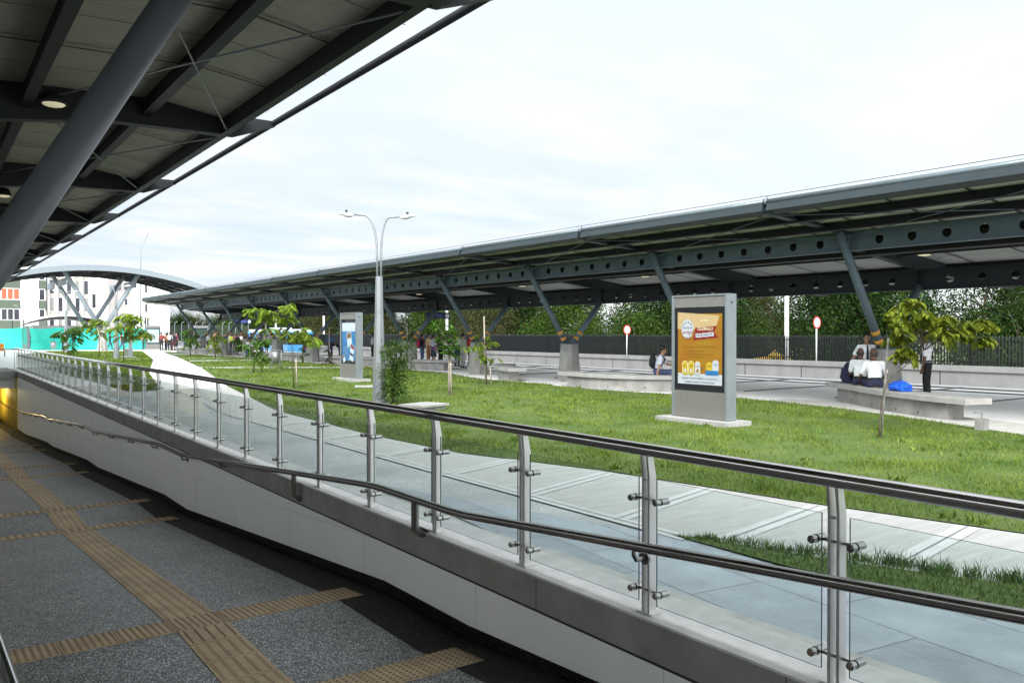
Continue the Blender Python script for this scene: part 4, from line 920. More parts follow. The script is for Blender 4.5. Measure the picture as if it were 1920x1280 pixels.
for x in (-1.1, 1.1):
    for y in (2.4, 8.8): b = MB(); b.cyl((x - .14, y, .48), (x + .14, y, .48), .48, 22); b.build('wheel', M['rubber'], bt, False, False)
tp = on(1490, 660, .9); tp = onx(1492, 36.5)
tx = thing('taxi', 'yellow taxi parked behind the picket fence', 'taxi', (37.5, tp.y + .8, -.45))
prof = [(-2.05, .28), (2.05, .28), (2.1, .62), (1.95, .80), (1.15, .90), (.55, 1.36), (-.85, 1.38), (-1.45, .95), (-2.0, .86), (-2.1, .6)]
b = MB(); vs = [(s_ * (.82 if z_ < 1 else .64), y_, z_) for s_ in (-1, 1) for y_, z_ in prof]; n_ = len(prof); b.add(vs, [tuple(range(n_)), tuple(range(2 * n_ - 1, n_ - 1, -1))] + [(k, n_ + k, n_ + (k + 1) % n_, (k + 1) % n_) for k in range(n_)]); b.build('body', M['taxi'], tx, world=False)
b = MB(); 
for s_ in (-1, 1): b.add([(s_ * .80, 1.0, .93), (s_ * .67, .5, 1.31), (s_ * .67, -.8, 1.32), (s_ * .80, -1.3, .95)], [(0, 1, 2, 3)])
b.build('side_window', M['win_dark'], tx, world=False)
for x in (-.78, .78):
    for y in (-1.3, 1.3): b = MB(); b.cyl((x - .1, y, .31), (x + .1, y, .31), .31, 18); b.build('wheel', M['rubber'], tx, False, False)
hs = thing('brick_house', 'low brick house with a thin pale sloping roof behind the fence', 'house', (50.5, 35, -.45))
b = MB(); b.bb((50.5, 33.4, -.5), (53, 38.2, 2.3)); b.prism([(50.5, 35), (53, 35), (53, 38.2), (50.5, 38.2)], 2.301, 2.65); b.build('wall', M['house_wall'], hs)
b = MB(); b.add([(49.8, 32.6, 2.32), (53.4, 32.6, 2.32), (53.4, 38.6, 3.35), (49.8, 38.6, 3.35), (49.8, 32.6, 2.44), (53.4, 32.6, 2.44), (53.4, 38.6, 3.47), (49.8, 38.6, 3.47)], [(0, 3, 2, 1), (4, 5, 6, 7), (0, 1, 5, 4), (1, 2, 6, 5), (2, 3, 7, 6), (3, 0, 4, 7)]); b.build('roof', M['roof_dark'], hs)
b = MB(); b.bb((49.95, 32.9, -.45), (50.05, 33.2, 2.35)); b.build('post', M['white_paint'], hs)

# ------------------------------------------------------------------ arched canopy at the far end, tarp fence, buildings
ac = thing('arched_canopy', 'arched pale steel canopy across the far end of the square on slanted columns', 'canopy', (15.4, 90, 0))
def arch_z(x): t_ = (x - 14.2) / 14.0; return 8.1 - 3.4 * t_ * t_ - .1 * abs(t_) ** 3
xs = [3 + k * .9 for k in range(27)]
def arch_strip(mb, y0, y1, dz0, dz1, mi=0):
    vs = []; 
    for x in xs: vs += [(x, y0, arch_z(x) + dz0), (x, y1, arch_z(x) + dz0), (x, y1, arch_z(x) + dz1), (x, y0, arch_z(x) + dz1)]
    n_ = len(xs); mb.add(vs, [(4 * i + k, 4 * i + (k + 1) % 4, 4 * i + 4 + (k + 1) % 4, 4 * i + 4 + k) for i in range(n_ - 1) for k in range(4)] + [(3, 2, 1, 0), (4 * n_ - 4, 4 * n_ - 3, 4 * n_ - 2, 4 * n_ - 1)], mi); return mb
arch_strip(MB(), 88.0, 88.3, -.42, .10).build('fascia', M['arch_paint'], ac); arch_strip(MB(), 88.3, 99, -.08, .06).build('roof_sheet', M['roof_under2'], ac); arch_strip(MB(), 98.99, 99.3, -.42, .10).build('fascia', M['steel_dark'], ac)
for y in (90.5, 93, 96): arch_strip(MB(), y, y + .15, -.40, -.085).build('purlin', M['steel_dark'], ac)
b = MB()
for x in xs[::2]: b.bb((x, 88.3, arch_z(x) - .32), (x + .12, 99, arch_z(x) - .09))
b.build('rafters', M['steel_dark'], ac)
for (px, Yp) in ((192, 90), (166, 97)):
    d = ray(px, HY); tt = Yp / d[1]; x0 = d[0] * tt
    b = MB(); b.tube([(x0, Yp, -.03), (x0, Yp, 1.2), (x0, Yp, 2.35)], [.52, .36, .44], 8); b.build('pedestal', M['concrete'], ac)
    for s_ in (-1, 1):
        xe = x0 + s_ * 3.35; b = MB(); b.tube([(x0 + s_ * .22, Yp, 2.25), (xe, Yp, arch_z(xe) - .25)], .21, 16, up=(0, 1, 0)); b.build('column_leg', M['arch_paint'], ac, True)
        b = MB(); b.bb((xe - s_ * 0.2, Yp, arch_z(xe) - 1.6), (xe - s_ * .25, Yp + 6, arch_z(xe) - .9)); b.build('cross_beam', M['steel'], ac)
tf = thing('tarp_fence', 'turquoise tarpaulin fence stretched across the far left of the square', 'fence', (12, 96, 0))
A, B = Vector((2.0, 102.5)), Vector((18.9, 91.9)); b = MB(); nseg = 60; rows = 8; vs = []
dn = (B - A).normalized(); nn = Vector((dn.y, -dn.x))
for i in range(nseg + 1):
    for j in range(rows + 1):
        p = A.lerp(B, i / nseg); w = .07 * math.sin(i * 1.3 + j * .7) + .05 * math.sin(i * .45 + 2 * j) + random.uniform(-.02, .02); p = p + nn * w
        vs.append((p.x, p.y, -.02 + (2.2 + .06 * math.sin(i * .6)) * j / rows))
b.add(vs, [(i * (rows + 1) + j, (i + 1) * (rows + 1) + j, (i + 1) * (rows + 1) + j + 1, i * (rows + 1) + j + 1) for i in range(nseg) for j in range(rows)]); b.build('tarpaulin', M['tarp'], tf, True)
b = MB()
for i in range(7): p = A.lerp(B, i / 6) - nn * .15; b.cyl((p.x, p.y, 0), (p.x, p.y, 3.0 if i in (1, 2) else 2.3), .04, 6)
b.build('poles', M['bark'], tf)
def facade(name, label, x0, x1, h, depth, m, wins, extra=None, Y=128, rz=0):
    t = thing(name, label, 'building', ((x0 + x1) / 2, Y, 0)); b = MB(); b.bb((x0, Y, -.03), (x1, Y + depth, h)); b.build('wall', m, t)
    b = MB(); b.bb((x0 - .15, Y - .15, h), (x1 + .15, Y + depth, h + .25)); b.build('roof', M['white_paint'], t)
    for (a, c, z0, z1, mm, nx) in wins:
        f_ = MB(); f_.bb((a, Y - .06, z0), (c, Y - .003, z1)); w = f_.build('window', M['white_paint'], t)
        q = MB(); s_ = (c - a) / nx
        for k in range(nx): q.bb((a + k * s_ + .06, Y - .075, z0 + .06), (a + (k + 1) * s_ - .06, Y - .062, z1 - .06))
        q.build('pane', mm, w)
    return t
wl = []
for fl in range(3): wl += [(8.0, 10.8, 3.4 + fl * 2.7, 4.9 + fl * 2.7, M['curtain'] if fl == 1 else M['win_dark'], 4), (13.05, 13.75, 3.4 + fl * 2.7, 4.9 + fl * 2.7, M['win_dark'], 1)]
ap = facade('apartment_building', 'white and green apartment building with orange curtains behind the turquoise tarp', 2, 13.9, 10.2, 12, M['white_wall'], wl)
for fl in range(3):
    for xa, xb in ((7.95, 10.9), (13.0, 13.88)): b = MB(); b.bb((xa, 127.95, 2.0 + fl * 2.7), (xb, 127.999, 3.35 + fl * 2.7)); b.build('green_panel', M['green_panel'], ap)
wl = [(14.4 + i * 1.05, 15.0 + i * 1.05, 2.2 + fl * 2.4, 4.2 + fl * 2.4, mat('stair_glass', (.22, .22, .2), .3) if (i + fl) % 2 else M['win_dark'], 1) for i in range(5) for fl in range(3)]
lb_ = facade('apartment_building', 'cream apartment building with narrow vertical glazed bays behind the arched canopy', 14.1, 19.4, 9.9, 10, mat('cream_render', (.45, .40, .34), .8, var=.08), wl, Y=129)
b = MB()
for i in range(6): b.bb((14.15 + i * 1.03, 128.6, 0), (14.32 + i * 1.03, 128.999, 9.85)); 
b.build('fin', M['white_paint'], lb_)
facade('office_block', 'plain white block behind the right leg of the arched canopy', 19.45, 21.9, 10.4, 12, M['white_wall'], [(19.8, 20.3, 5.2, 7.2, M['win_dark'], 1)], Y=130)
facade('stair_tower', 'narrow grey brown stair tower between the white blocks', 21.95, 24.4, 10.0, 10, M['grey_tower'], [(23.7, 24.2, 5.6, 6.6, M['win_dark'], 1)], Y=128.5)
facade('office_block', 'wide white office block at the left end of the platform canopy', 24.45, 29.6, 10.3, 14, M['white_wall'], [(26.2, 26.6, 7.4, 8.7, M['win_dark'], 1), (26.2, 26.6, 4.6, 5.9, M['win_dark'], 1), (26.1, 26.8, 1.9, 4.0, M['win_dark'], 2)], Y=127.5)
sh = thing('round_shelter', 'low shelter with a thin white curved roof behind the turquoise tarp', 'shelter', (14.5, 112, 0))
b = MB(); b.tube([(x_, 112, 2.9 + .9 * (1 - ((x_ - 14.5) / 4.6) ** 2)) for x_ in np.linspace(9.9, 19.1, 14)], .12, 8); b.build('roof_edge', M['white_paint'], sh, True)
b = MB(); vs = []
for x_ in np.linspace(9.9, 19.1, 14): z_ = 2.85 + .9 * (1 - ((x_ - 14.5) / 4.6) ** 2); vs += [(x_, 112.1, z_), (x_, 118, z_ - .4)]
b.add(vs, [(2 * i, 2 * i + 1, 2 * i + 3, 2 * i + 2) for i in range(13)]); b.build('roof', M['steel_dark'], sh)
b = MB(); b.bb((11, 114, 0), (18, 117.5, 2.6)); b.build('wall', M['concrete'], sh)
for (px, py, lab, h) in ((264, 640, 'slim white floodlight mast behind the arched canopy', 14.3),):
    d = ray(px, HY); x_ = d[0] * 112 / d[1]; t = thing('light_mast', lab, 'mast', (x_, 112, 0)); b = MB(); b.tube([(0, 0, 0), (0, 0, h - 2), (1.0, 0, h)], [.10, .07, .05], 8); b.build('shaft', M['lamp_metal'], t, True, False); b = MB(); b.box((1.3, 0, h + .1), (.9, .3, .35)); b.build('floodlight', M['white_paint'], t, False, False)
ob = thing('orange_chair', 'orange plastic chair on the footbridge at the far left edge', 'chair', on(2, 668))
b = MB(); b.box((0, 0, .42), (.5, .5, .06)); b.box((-.05, .24, .68), (.5, .05, .5)); b.build('seat', mat('orange_plastic', (.75, .28, .01), .4), ob, world=False)
b = MB()
for sx in (-.22, .22):
    for sy in (-.22, .22): b.cyl((sx, sy, 0), (sx, sy, .4), .02, 6)
b.build('legs', M['steel_dark'], ob, world=False)
# pale far fence with curved posts at the end of the busway
ff = thing('mesh_fence', 'pale wire mesh fence with bent posts at the far end of the busway', 'fence', (26, 104, 0))
b = MB()
for k in range(16): x_ = 21.5 + k * .8; b.tube([(x_, 104, 0), (x_, 104, 2.7), (x_ + .1, 104, 2.95), (x_ + .35, 104, 3.05)], .04, 6)
b.build('posts', M['arch_paint'], ff)
b = MB()
for k in range(20): b.bb((21.5, 103.99, .1 + k * .13), (33.5, 104.0, .115 + k * .13))
b.build('mesh_wires', M['lamp_metal'], ff)

# ------------------------------------------------------------------ people
def voxel(mb, name, vox, mats, parent, smooth_it=2, post=None):
    me = bpy.data.meshes.new(name); me.from_pydata([tuple(p) for p in mb.v], [], mb.f); 
    bm = bmesh.new(); bm.from_mesh(me); bmesh.ops.recalc_face_normals(bm, faces=bm.faces); bm.to_mesh(me); bm.free()
    o = bpy.data.objects.new(name, me); COL.objects.link(o)
    r = o.modifiers.new('r', 'REMESH'); r.mode = 'VOXEL'; r.voxel_size = vox
    s_ = o.modifiers.new('s', 'SMOOTH'); s_.iterations = smooth_it; s_.factor = .5
    bpy.context.view_layer.update()
    m2 = bpy.data.meshes.new_from_object(o.evaluated_get(bpy.context.evaluated_depsgraph_get())); bpy.data.objects.remove(o); bpy.data.meshes.remove(me)
    m2.materials.clear()
    for q in (mats if isinstance(mats, list) else [mats]): m2.materials.append(q)
    m2.polygons.foreach_set('use_smooth', [True] * len(m2.polygons))
    if post: post(m2)
    return link(name, m2, parent)
SKIN = [mat('skin_%s' % n_, c_, .55, var=.08, scale=9) for n_, c_ in (('brown', (.24, .115, .065)), ('tan', (.36, .19, .115)), ('dark', (.13, .062, .038)))]
HAIRM = mat('black_hair', (.012, .010, .009), .5, var=.3, scale=30); HAIRG = mat('cropped_hair', (.05, .04, .035), .7)
_cl = {}
def cloth(c):
    if c not in _cl: _cl[c] = mat('cloth_%d' % len(_cl), c, .85, var=.14, scale=7, bump=.35, bscale=14)
    return _cl[c]
WHITE, BLACK, NAVY, JEANS, DKBLUE = (.86, .87, .90), (.012, .012, .014), (.02, .025, .06), (.07, .11, .22), (.05, .07, .14)
def limb(mb, pts, rs, g=0.0):
    for i in range(len(pts) - 1): mb.tube([pts[i], pts[i + 1]], [rs[i] + g, rs[i + 1] + g], 12)
    for p, r in zip(pts, rs): mb.ell(p, (r + g,) * 3, 12, 8)
def person(label, loc, heading, pose='stand', shirt=WHITE, pants=BLACK, skin=0, hair='short', h=1.70, sleeve='short', vox=.022, lean=0.0, arms=None, legs=None, skirt=False, shoes=BLACK, head_turn=0.0, group=None, hands=False, seat=.45, extras=None, bald=False):
    t = thing('person', label, 'person', loc, heading, group)
    k = h / 1.70; V = Vector
    sit = pose == 'sit'
    pz = (seat + .10) / k if sit else .93
    P = V((0, 0, pz)); up = V((0, math.sin(lean), math.cos(lean))); fwd = V((0, math.cos(lean), -math.sin(lean)))
    tor = lambda x, y, z: P + V((x, 0, 0)) + fwd * y + up * z
    ch = tor(0, .0, .36); nk = tor(0, -.005, .51); hd = nk + V((0, .03 + .04 * math.sin(lean), .145))
    sh = {s: tor(s * .175, -.005, .445) for s in (-1, 1)}; hip = {s: P + V((s * .088, 0, -.03)) for s in (-1, 1)}
    if arms is None: arms = {}
    el, wr = {}, {}
    for s in (-1, 1):
        a = arms.get(s, ((s * .065, -.03, -.285), (s * .02, .07, -.25)))
        el[s] = sh[s] + V(a[0]); wr[s] = el[s] + V(a[1])
    kn, an = {}, {}
    for s in (-1, 1):
        if legs: kn[s], an[s] = [V(q) for q in legs[s]]
        elif sit: kn[s] = hip[s] + V((s * .05, .43, .02)); an[s] = V((kn[s].x, kn[s].y - .03, .09 / k))
        elif pose == 'walk': kn[s] = V((s * .09, .12 * s + .06, .50)); an[s] = V((s * .09, .26 * s - .04, .09 + (.06 if s < 0 else 0)))
        else: kn[s] = V((s * .095, .02, .49)); an[s] = V((s * .10, -.015, .085))
    b = MB()      # bare body, one surface
    b.ell(P + V((0, 0, .02)), (.155, .112, .13), 16, 10); b.ell(tor(0, 0, .2), (.135, .10, .20), 16, 10); b.ell(ch, (.165, .115, .17), 16, 10)
    limb(b, [sh[-1] * .9 + sh[1] * .1, sh[1] * .9 + sh[-1] * .1], [.062, .062])
    limb(b, [nk - up * .03, hd - V((0, .01, .04))], [.055, .05])
    Rt = Matrix.Rotation(head_turn, 3, 'Z'); hv = lambda x, y, z: hd + Rt @ V((x, y, z))
    b.ell(hv(0, -.008, .03), (.077, .093, .098), 16, 12); b.ell(hv(0, .025, -.045), (.056, .064, .075), 14, 10); b.ell(hv(0, .055, -.085), (.028, .028, .025), 10, 6)
    b.ell(hv(0, .098, -.018), (.014, .02, .026), 8, 6); b.ell(hv(0, .085, -.06), (.026, .014, .012), 8, 6)
    for s in (-1, 1): b.ell(hv(s * .078, -.01, -.012), (.012, .022, .033), 8, 6); b.ell(hv(s * .034, .074, .022), (.03, .014, .012), 8, 6)
    for s in (-1, 1):
        limb(b, [sh[s], el[s], wr[s]], [.05, .038, .027])
        d = (wr[s] - el[s]).normalized(); side = d.cross(V((s, 0, 0)) if abs(d.x) < .8 else V((0, 0, 1))).normalized(); nrm = d.cross(side).normalized()
        palm = wr[s] + d * .045
        limb(b, [wr[s] + d * .01, palm, palm + d * .03], [.024, .030, .028])
        for f_, (o_, ln) in enumerate(((-.026, .058), (-.009, .072), (.009, .066), (.026, .05))):
            a0 = palm + d * .035 + side * o_; a1 = a0 + d * ln * .55 + nrm * .006; a2 = a1 + d * ln * .42 + nrm * .022 - d * .008
            limb(b, [a0, a1, a2], [.0105, .0095, .008])
        q0 = palm - d * .02 - side * .028; q1 = q0 - side * .026 + d * .03; limb(b, [q0, q1, q1 + d * .028 + side * .006], [.012, .0105, .009])
        limb(b, [hip[s], kn[s], an[s]], [.080, .055, .038]); b.ell(kn[s] * .55 + an[s] * .45 + V((0, -.015, 0)), (.052, .058, .09), 10, 8)
    body = voxel(b, 'body', vox, [SKIN[skin], HAIRM], t, 2 if vox > .012 else 3)
    for s in (-1, 1):
        e = MB(); e.ell(hv(s * .033, .083, .008), (.012, .008, .007), 8, 6); e.build('eye', HAIRM, t, True, False)
    c = MB()      # shirt
    c.ell(P + up * .05, (.158, .118, .11), 16, 10); c.ell(tor(0, 0, .2), (.150, .116, .21), 16, 10); c.ell(ch, (.178, .128, .165), 16, 10)
    limb(c, [sh[-1] * .88 + sh[1] * .12, sh[1] * .88 + sh[-1] * .12], [.066, .066]); limb(c, [tor(0, 0, .40), nk - up * .015], [.09, .062])
    for s in (-1, 1):
        if sleeve == 'short': e_ = sh[s].lerp(el[s], .72); limb(c, [sh[s], e_], [.062, .062])
        elif sleeve == 'long': limb(c, [sh[s], el[s], wr[s]], [.062, .050, .037])
        else: limb(c, [sh[s], sh[s].lerp(el[s], .1)], [.055, .05])
    voxel(c, 'shirt', vox, cloth(shirt), t, 3)
    c = MB()
    if skirt:
        c.tube([P + V((0, 0, .1)), P + V((0, 0, -.05)), P + V((0, 0, -.46))], [.15, .18, .22], 18, sx=.8)
        c.ell(P + V((0, 0, .08)), (.155, .115, .06), 14, 8)
    else:
        c.ell(P + V((0, 0, .02)), (.163, .122, .115), 16, 10)
        for s in (-1, 1): limb(c, [hip[s], kn[s], an[s] + V((0, 0, .0))], [.094, .073, .062])
    voxel(c, 'skirt' if skirt else 'trousers', vox, cloth(pants), t, 2)
    if not skirt:
        c = MB(); q = P + up * .075; c.tube([q - up * .02, q + up * .02], [.162, .160], 20, sx=.76, up=(0, 1, 0)); c.build('belt', M['black_frame'], t, True, False)
    for s in (-1, 1):
        c = MB(); a = an[s]; c.ell(a + V((0, .07, -.05)), (.042, .125, .038), 12, 8); c.ell(a + V((0, -.02, -.02)), (.042, .055, .06), 12, 8); c.box(a + V((0, .055, -.078)), (.075, .24, .016)); c.build('shoe', cloth(shoes), t, True, False)
    if hair:
        c = MB()
        if bald: c.ell(hv(0, -.034, .006), (.088, .084, .070), 16, 10)
        else: c.ell(hv(0, -.026, .056), (.093, .104, .100), 16, 12)
        if hair == 'long': c.ell(hv(0, -.07, -.07), (.075, .04, .16), 14, 10)
        if hair == 'bun': c.ell(hv(0, -.11, .03), (.045, .04, .045), 12, 8)
        if hair == 'tail': c.ell(hv(0, -.11, -.04), (.03, .03, .11), 10, 8)
        v = voxel(c, 'hair', .016, HAIRG if bald else HAIRM, t, 1)
    if extras: extras(t, dict(P=P, tor=tor, sh=sh, el=el, wr=wr, ch=ch, nk=nk, hd=hd))
    if abs(k - 1) > .001: t.scale = (k, k, k)
    if sit and abs(k - 1) > .001: pass
    return t
def facing(dx, dy): return math.atan2(-dx, dy)      # heading so that local +Y points to (dx, dy)
from mathutils import noise as mnoise
def bag(name, label, cat, loc, rz, m, dims, strap=True, kind='back'):
    t = thing(name, label, cat, loc, rz); x, y, z = dims
    c = MB(); c.ell((0, 0, z * .5), (x / 2, y / 2, z / 2), 16, 10); c.box((0, 0, z * .38), (x * .86, y * .8, z * .70)); c.ell((0, y * .42, z * .33), (x * .36, y * .28, z * .24), 12, 8)
    def crumple(me):
        for v in me.vertices: v.co += Vector(mnoise.noise_vector(v.co * 11)) * .03 * (1 if v.co.z > .03 else 0)
    voxel(c, 'bag_body', .015, m, t, 4, crumple)
    if strap:
        for s in (-1, 1): c = MB(); c.tube([(s * x * .25, -y * .35, z * .9), (s * x * .3, -y * .75, z * .65), (s * x * .3, -y * .6, z * .2)], .016, 6); c.build('strap', m, t, True, False)
    c = MB(); c.tube([(-.04, 0, z), (-.03, 0, z + .035), (.03, 0, z + .035), (.04, 0, z)], .008, 6); c.build('handle', m, t, True, False)
    return t
AWAY = facing(.88, .48)
def tie(t, J):
    c = MB(); a = J['tor'](0, .075, .50); q = J['tor'](0, .135, .40); z = J['tor'](0, .125, .12); c.tube([a, q, z], [.014, .022, .03], 8, sx=.4); c.build('tie', cloth(NAVY), t, True, False)
    for s in (-1, 1): c = MB(); c.box(J['sh'][s] + Vector((-s * .01, 0, .062)), (.10, .05, .014)); c.build('epaulette', cloth(BLACK), t, False, False)
def strap_x(t, J):
    c = MB(); c.tube([J['tor'](.12, .05, .49), J['tor'](.16, -.04, .52), J['tor'](.06, -.13, .40), J['tor'](-.13, -.12, .12)], .012, 6); c.tube([J['tor'](.12, .06, .49), J['tor'](.04, .135, .34), J['tor'](-.14, .10, .1)], .012, 6); c.build('shoulder_strap', cloth(BLACK), t, True, False)
seatz = .45
def seat_at(px, X, s=.45): p = onx(px, X); return Vector((p.x, p.y, 0))
person('seated man in white shirt seen from behind, balding, farther of two on right bench', (18.40, 11.43, 0), AWAY, 'sit', WHITE, NAVY, 2, 'short', 1.74, lean=.22, vox=.011, bald=True, head_turn=-.3, arms={-1: ((-.05, .10, -.27), (.05, .22, -.06)), 1: ((.06, .12, -.26), (-.06, .22, -.05))})
person('seated man in white shirt leaning forward with cropped hair, nearer of two on right bench', (17.88, 10.73, 0), facing(.75, .66), 'sit', WHITE, NAVY, 2, 'short', 1.78, lean=.34, vox=.011, bald=True, head_turn=.35, arms={-1: ((-.08, .10, -.26), (.02, .22, -.08)), 1: ((.10, .13, -.25), (-.02, .22, -.09))})
p = onx(1625, 18.97); person('standing man in white shirt with dark tie and epaulettes, facing the seated men', (p.x, p.y, 0), facing(-.75, -.66), 'stand', WHITE, BLACK, 1, 'short', 1.68, vox=.011, extras=tie, arms={-1: ((-.10, .06, -.26), (.10, .22, .02)), 1: ((.13, .05, -.25), (.05, .05, -.24))})
p = onx(1739, 20.3); person('standing man in white shirt and black trousers with a shoulder strap, half hidden by sapling', (p.x, p.y, 0), facing(-.3, .95), 'stand', WHITE, BLACK, 2, 'short', 1.70, vox=.011, extras=strap_x, arms={-1: ((-.05, .02, -.29), (.0, .06, -.26)), 1: ((.05, -.01, -.29), (.0, .05, -.26))})
bag('backpack', 'dark navy backpack on the right bench behind the seated men', 'backpack', (18.87, 12.02, .45), AWAY + 1.2, cloth(NAVY), (.42, .30, .52))
bb2 = bag('soft_bag', 'bright blue soft bag lying on the right bench beside the seated men', 'bag', (17.18, 9.73, .45), R(60), cloth((.01, .10, .62)), (.56, .32, .22), False)
def small_back(m):
    def f(t, J):
        c = MB(); o_ = J['tor'](0, -.21, .26); c.ell(o_, (.16, .10, .24), 14, 10); c.ell(o_ + Vector((0, -.06, -.08)), (.11, .06, .11), 10, 8); voxel(c, 'backpack', .02, m, t, 3)
        for s in (-1, 1): q = MB(); q.tube([J['tor'](s * .10, -.13, .42), J['tor'](s * .11, .02, .52), J['tor'](s * .11, .13, .40), J['tor'](s * .13, .05, .14)], .016, 6); q.build('backpack_strap', m, t, True, False)
    return f
def handbag(m, side=1):
    def f(t, J):
        c = MB(); o_ = J['P'] + Vector((side * .24, -.02, -.02)); c.ell(o_, (.07, .16, .12), 12, 8); c.build('handbag', m, t, True, False)
        q = MB(); q.tube([o_ + Vector((0, -.1, .08)), J['sh'][side] + Vector((0, 0, .06)), o_ + Vector((0, .1, .08))], .012, 6); q.build('bag_strap', m, t, True, False)
    return f
person('young man in pale shirt with black backpack seated on the bench left of orange kiosk', (18.05, 17.85, 0), facing(.62, -.78), 'sit', (.62, .64, .74), DKBLUE, 1, 'short', 1.70, lean=.30, vox=.013, head_turn=.2, extras=small_back(cloth(BLACK)), arms={1: ((.16, -.02, -.25), (.06, -.05, -.22)), -1: ((-.05, .15, -.22), (.05, .22, -.02))})
person('woman in pink top and jeans seated at the end of a bench', on(590, 673) * .9 + Vector((1.35, 5.2, 0)), facing(.9, -.35), 'sit', (.68, .05, .24), JEANS, 1, 'tail', 1.62, lean=.16, sleeve='none', arms={-1: ((-.03, .15, -.24), (.02, .22, -.03)), 1: ((.03, .15, -.24), (-.02, .22, -.03))})
p = onx(514, 19.0); person('man in dark blue shirt seated on the long bench behind the litter bin', (p.x, p.y, 0), facing(.9, -.2), 'sit', (.05, .07, .15), BLACK, 0, 'short', 1.72, lean=.12, sleeve='long', arms={-1: ((-.03, .08, -.26), (.02, .22, -.08)), 1: ((.05, .1, -.26), (.0, .22, -.08))})
p = onx(467, 18.6); person('man in white shirt and jeans seated sideways on the long bench', (p.x, p.y, 0), facing(-.4, -.9), 'sit', WHITE, JEANS, 1, 'short', 1.72, lean=.2)
p = onx(481, 20.2); person('person in pale checked shirt seated behind the man in white', (p.x, p.y, 0), facing(.6, -.7), 'sit', (.45, .52, .44), JEANS, 1, 'short', 1.68, lean=.2)
p = onx(346, 19.0); person('man in royal blue shirt seated on the distant bench', (p.x, p.y, 0), facing(.85, -.5), 'sit', (.03, .07, .34), JEANS, 0, 'short', 1.74, lean=.1)
G = 'people waiting on the platform'
def stand(label, px, X, hd_, **kw): p = onx(px, X); return person(label, (p.x, p.y, 0), hd_, group=G, **kw)
stand('woman in black top and jeans with a crimson backpack, left of the woman in cream', 791, 22.4, facing(.9, -.2), shirt=BLACK, pants=JEANS, skin=1, hair='tail', h=1.62, sleeve='long', extras=small_back(cloth((.45, .03, .10))), vox=.02)
stand('woman in a long cream dress with orange lower half', 803, 22.8, facing(.6, -.8), shirt=(.70, .50, .28), pants=(.36, .15, .06), skin=1, hair='long', h=1.66, sleeve='long', vox=.02)
stand('woman in pale lilac top and dark skirt next to the woman in cream', 813, 22.5, facing(.95, .1), shirt=(.56, .55, .66), pants=(.05, .06, .08), skin=1, hair='bun', h=1.58, skirt=True, vox=.02, extras=handbag(cloth((.42, .06, .40)), 1))
stand('person in dark trousers partly behind the broad leaved sapling', 826, 23.0, facing(.9, .2), shirt=(.08, .08, .10), pants=BLACK, h=1.66)
stand('man in white long shirt and dark teal trousers left of a column base', 857, 22.3, facing(.8, .4), shirt=(.66, .68, .70), pants=(.03, .07, .10), skin=1, h=1.68, vox=.02)
stand('man in sage green jacket and grey trousers with black bag beside the column base', 868, 21.6, facing(.95, .1), shirt=(.34, .38, .30), pants=(.36, .33, .34), skin=1, h=1.66, sleeve='long', vox=.02, extras=handbag(cloth(BLACK), -1))
stand('person in a red shirt half hidden by a V column', 880, 22.6, facing(.7, -.4), shirt=(.45, .02, .02), pants=BLACK, h=1.64)
stand('person in dark grey leaning by the base of a V column', 755, 22.0, facing(-.6, -.6), shirt=(.20, .22, .25), pants=(.06, .06, .07), skin=1, h=1.66)
stand('person in black clothes behind the shrub, right of the grey street lamp', 773, 22.3, facing(.9, .1), shirt=BLACK, pants=BLACK, h=1.66, hair='long')
stand('man in blue shirt with a dark shoulder bag standing by a white stake', 619, 22.0, facing(.5, .8), shirt=(.06, .13, .25), pants=NAVY, h=1.70, extras=handbag(cloth(BLACK), 1))
stand('person in dark clothes with a bag standing left of the blue poster kiosk', 638, 21.8, facing(.9, .2), shirt=(.08, .08, .12), pants=NAVY, h=1.64, extras=handbag(cloth(BLACK), -1))
stand('person in black and white behind the near street lamp pole', 699, 21.9, facing(.9, -.1), shirt=(.5, .5, .52), pants=BLACK, h=1.66)
stand('woman with a white bag and dark skirt left of the bus front', 500, 23.4, facing(.4, -.9), shirt=(.6, .55, .55), pants=BLACK, hair='long', h=1.6, skirt=True)
stand('person in white shirt and black shorts right of the dark framed kiosk', 390.5, 22.2, facing(.9, -.2), shirt=WHITE, pants=BLACK, h=1.72, group=None) if False else None
G = 'crowd waiting at the bus stop'
crowd = [(390.5, 19.8, WHITE, BLACK, 'in white shirt and black trousers right of the dark framed kiosk'), (402, 23.0, (.25, .05, .05), BLACK, 'in dark red top behind the white shirted person'), (411, 23.8, (.05, .25, .20), NAVY, 'in green top'), (420, 23.2, BLACK, BLACK, 'in black, leftmost of the dark row'), (427, 24.0, (.06, .06, .10), NAVY, 'in navy behind the dark row'),
         (433, 23.2, (.32, .36, .05), BLACK, 'in olive yellow blouse'), (440, 23.8, (.10, .03, .03), BLACK, 'in maroon beside the olive blouse'), (446, 23.0, BLACK, (.05, .05, .06), 'in black jacket near the bus rear'), (452, 24.0, (.45, .44, .45), BLACK, 'in grey shirt near the bus rear'), (460, 23.4, (.35, .12, .10), JEANS, 'in brick red top below the blue sign'), (471, 23.8, (.04, .05, .07), BLACK, 'in dark top behind the seated pair'), (489, 24.0, (.10, .10, .12), NAVY, 'in charcoal behind the seated pair'),
         (303, 19.0, (.18, .03, .03), BLACK, 'in dark red jacket at the end of the path'), (311, 19.5, (.30, .10, .05), BLACK, 'in brown beside the path end'), (318.5, 19.3, (.50, .60, .68), BLACK, 'in light blue shirt near the path end'), (325, 19.6, BLACK, (.06, .01, .02), 'tall and dark near the path end'), (330, 20.2, (.12, .02, .05), BLACK, 'in wine red at the edge of the grass'), (314, 20.4, (.40, .26, .07), BLACK, 'in mustard behind the path end group')]
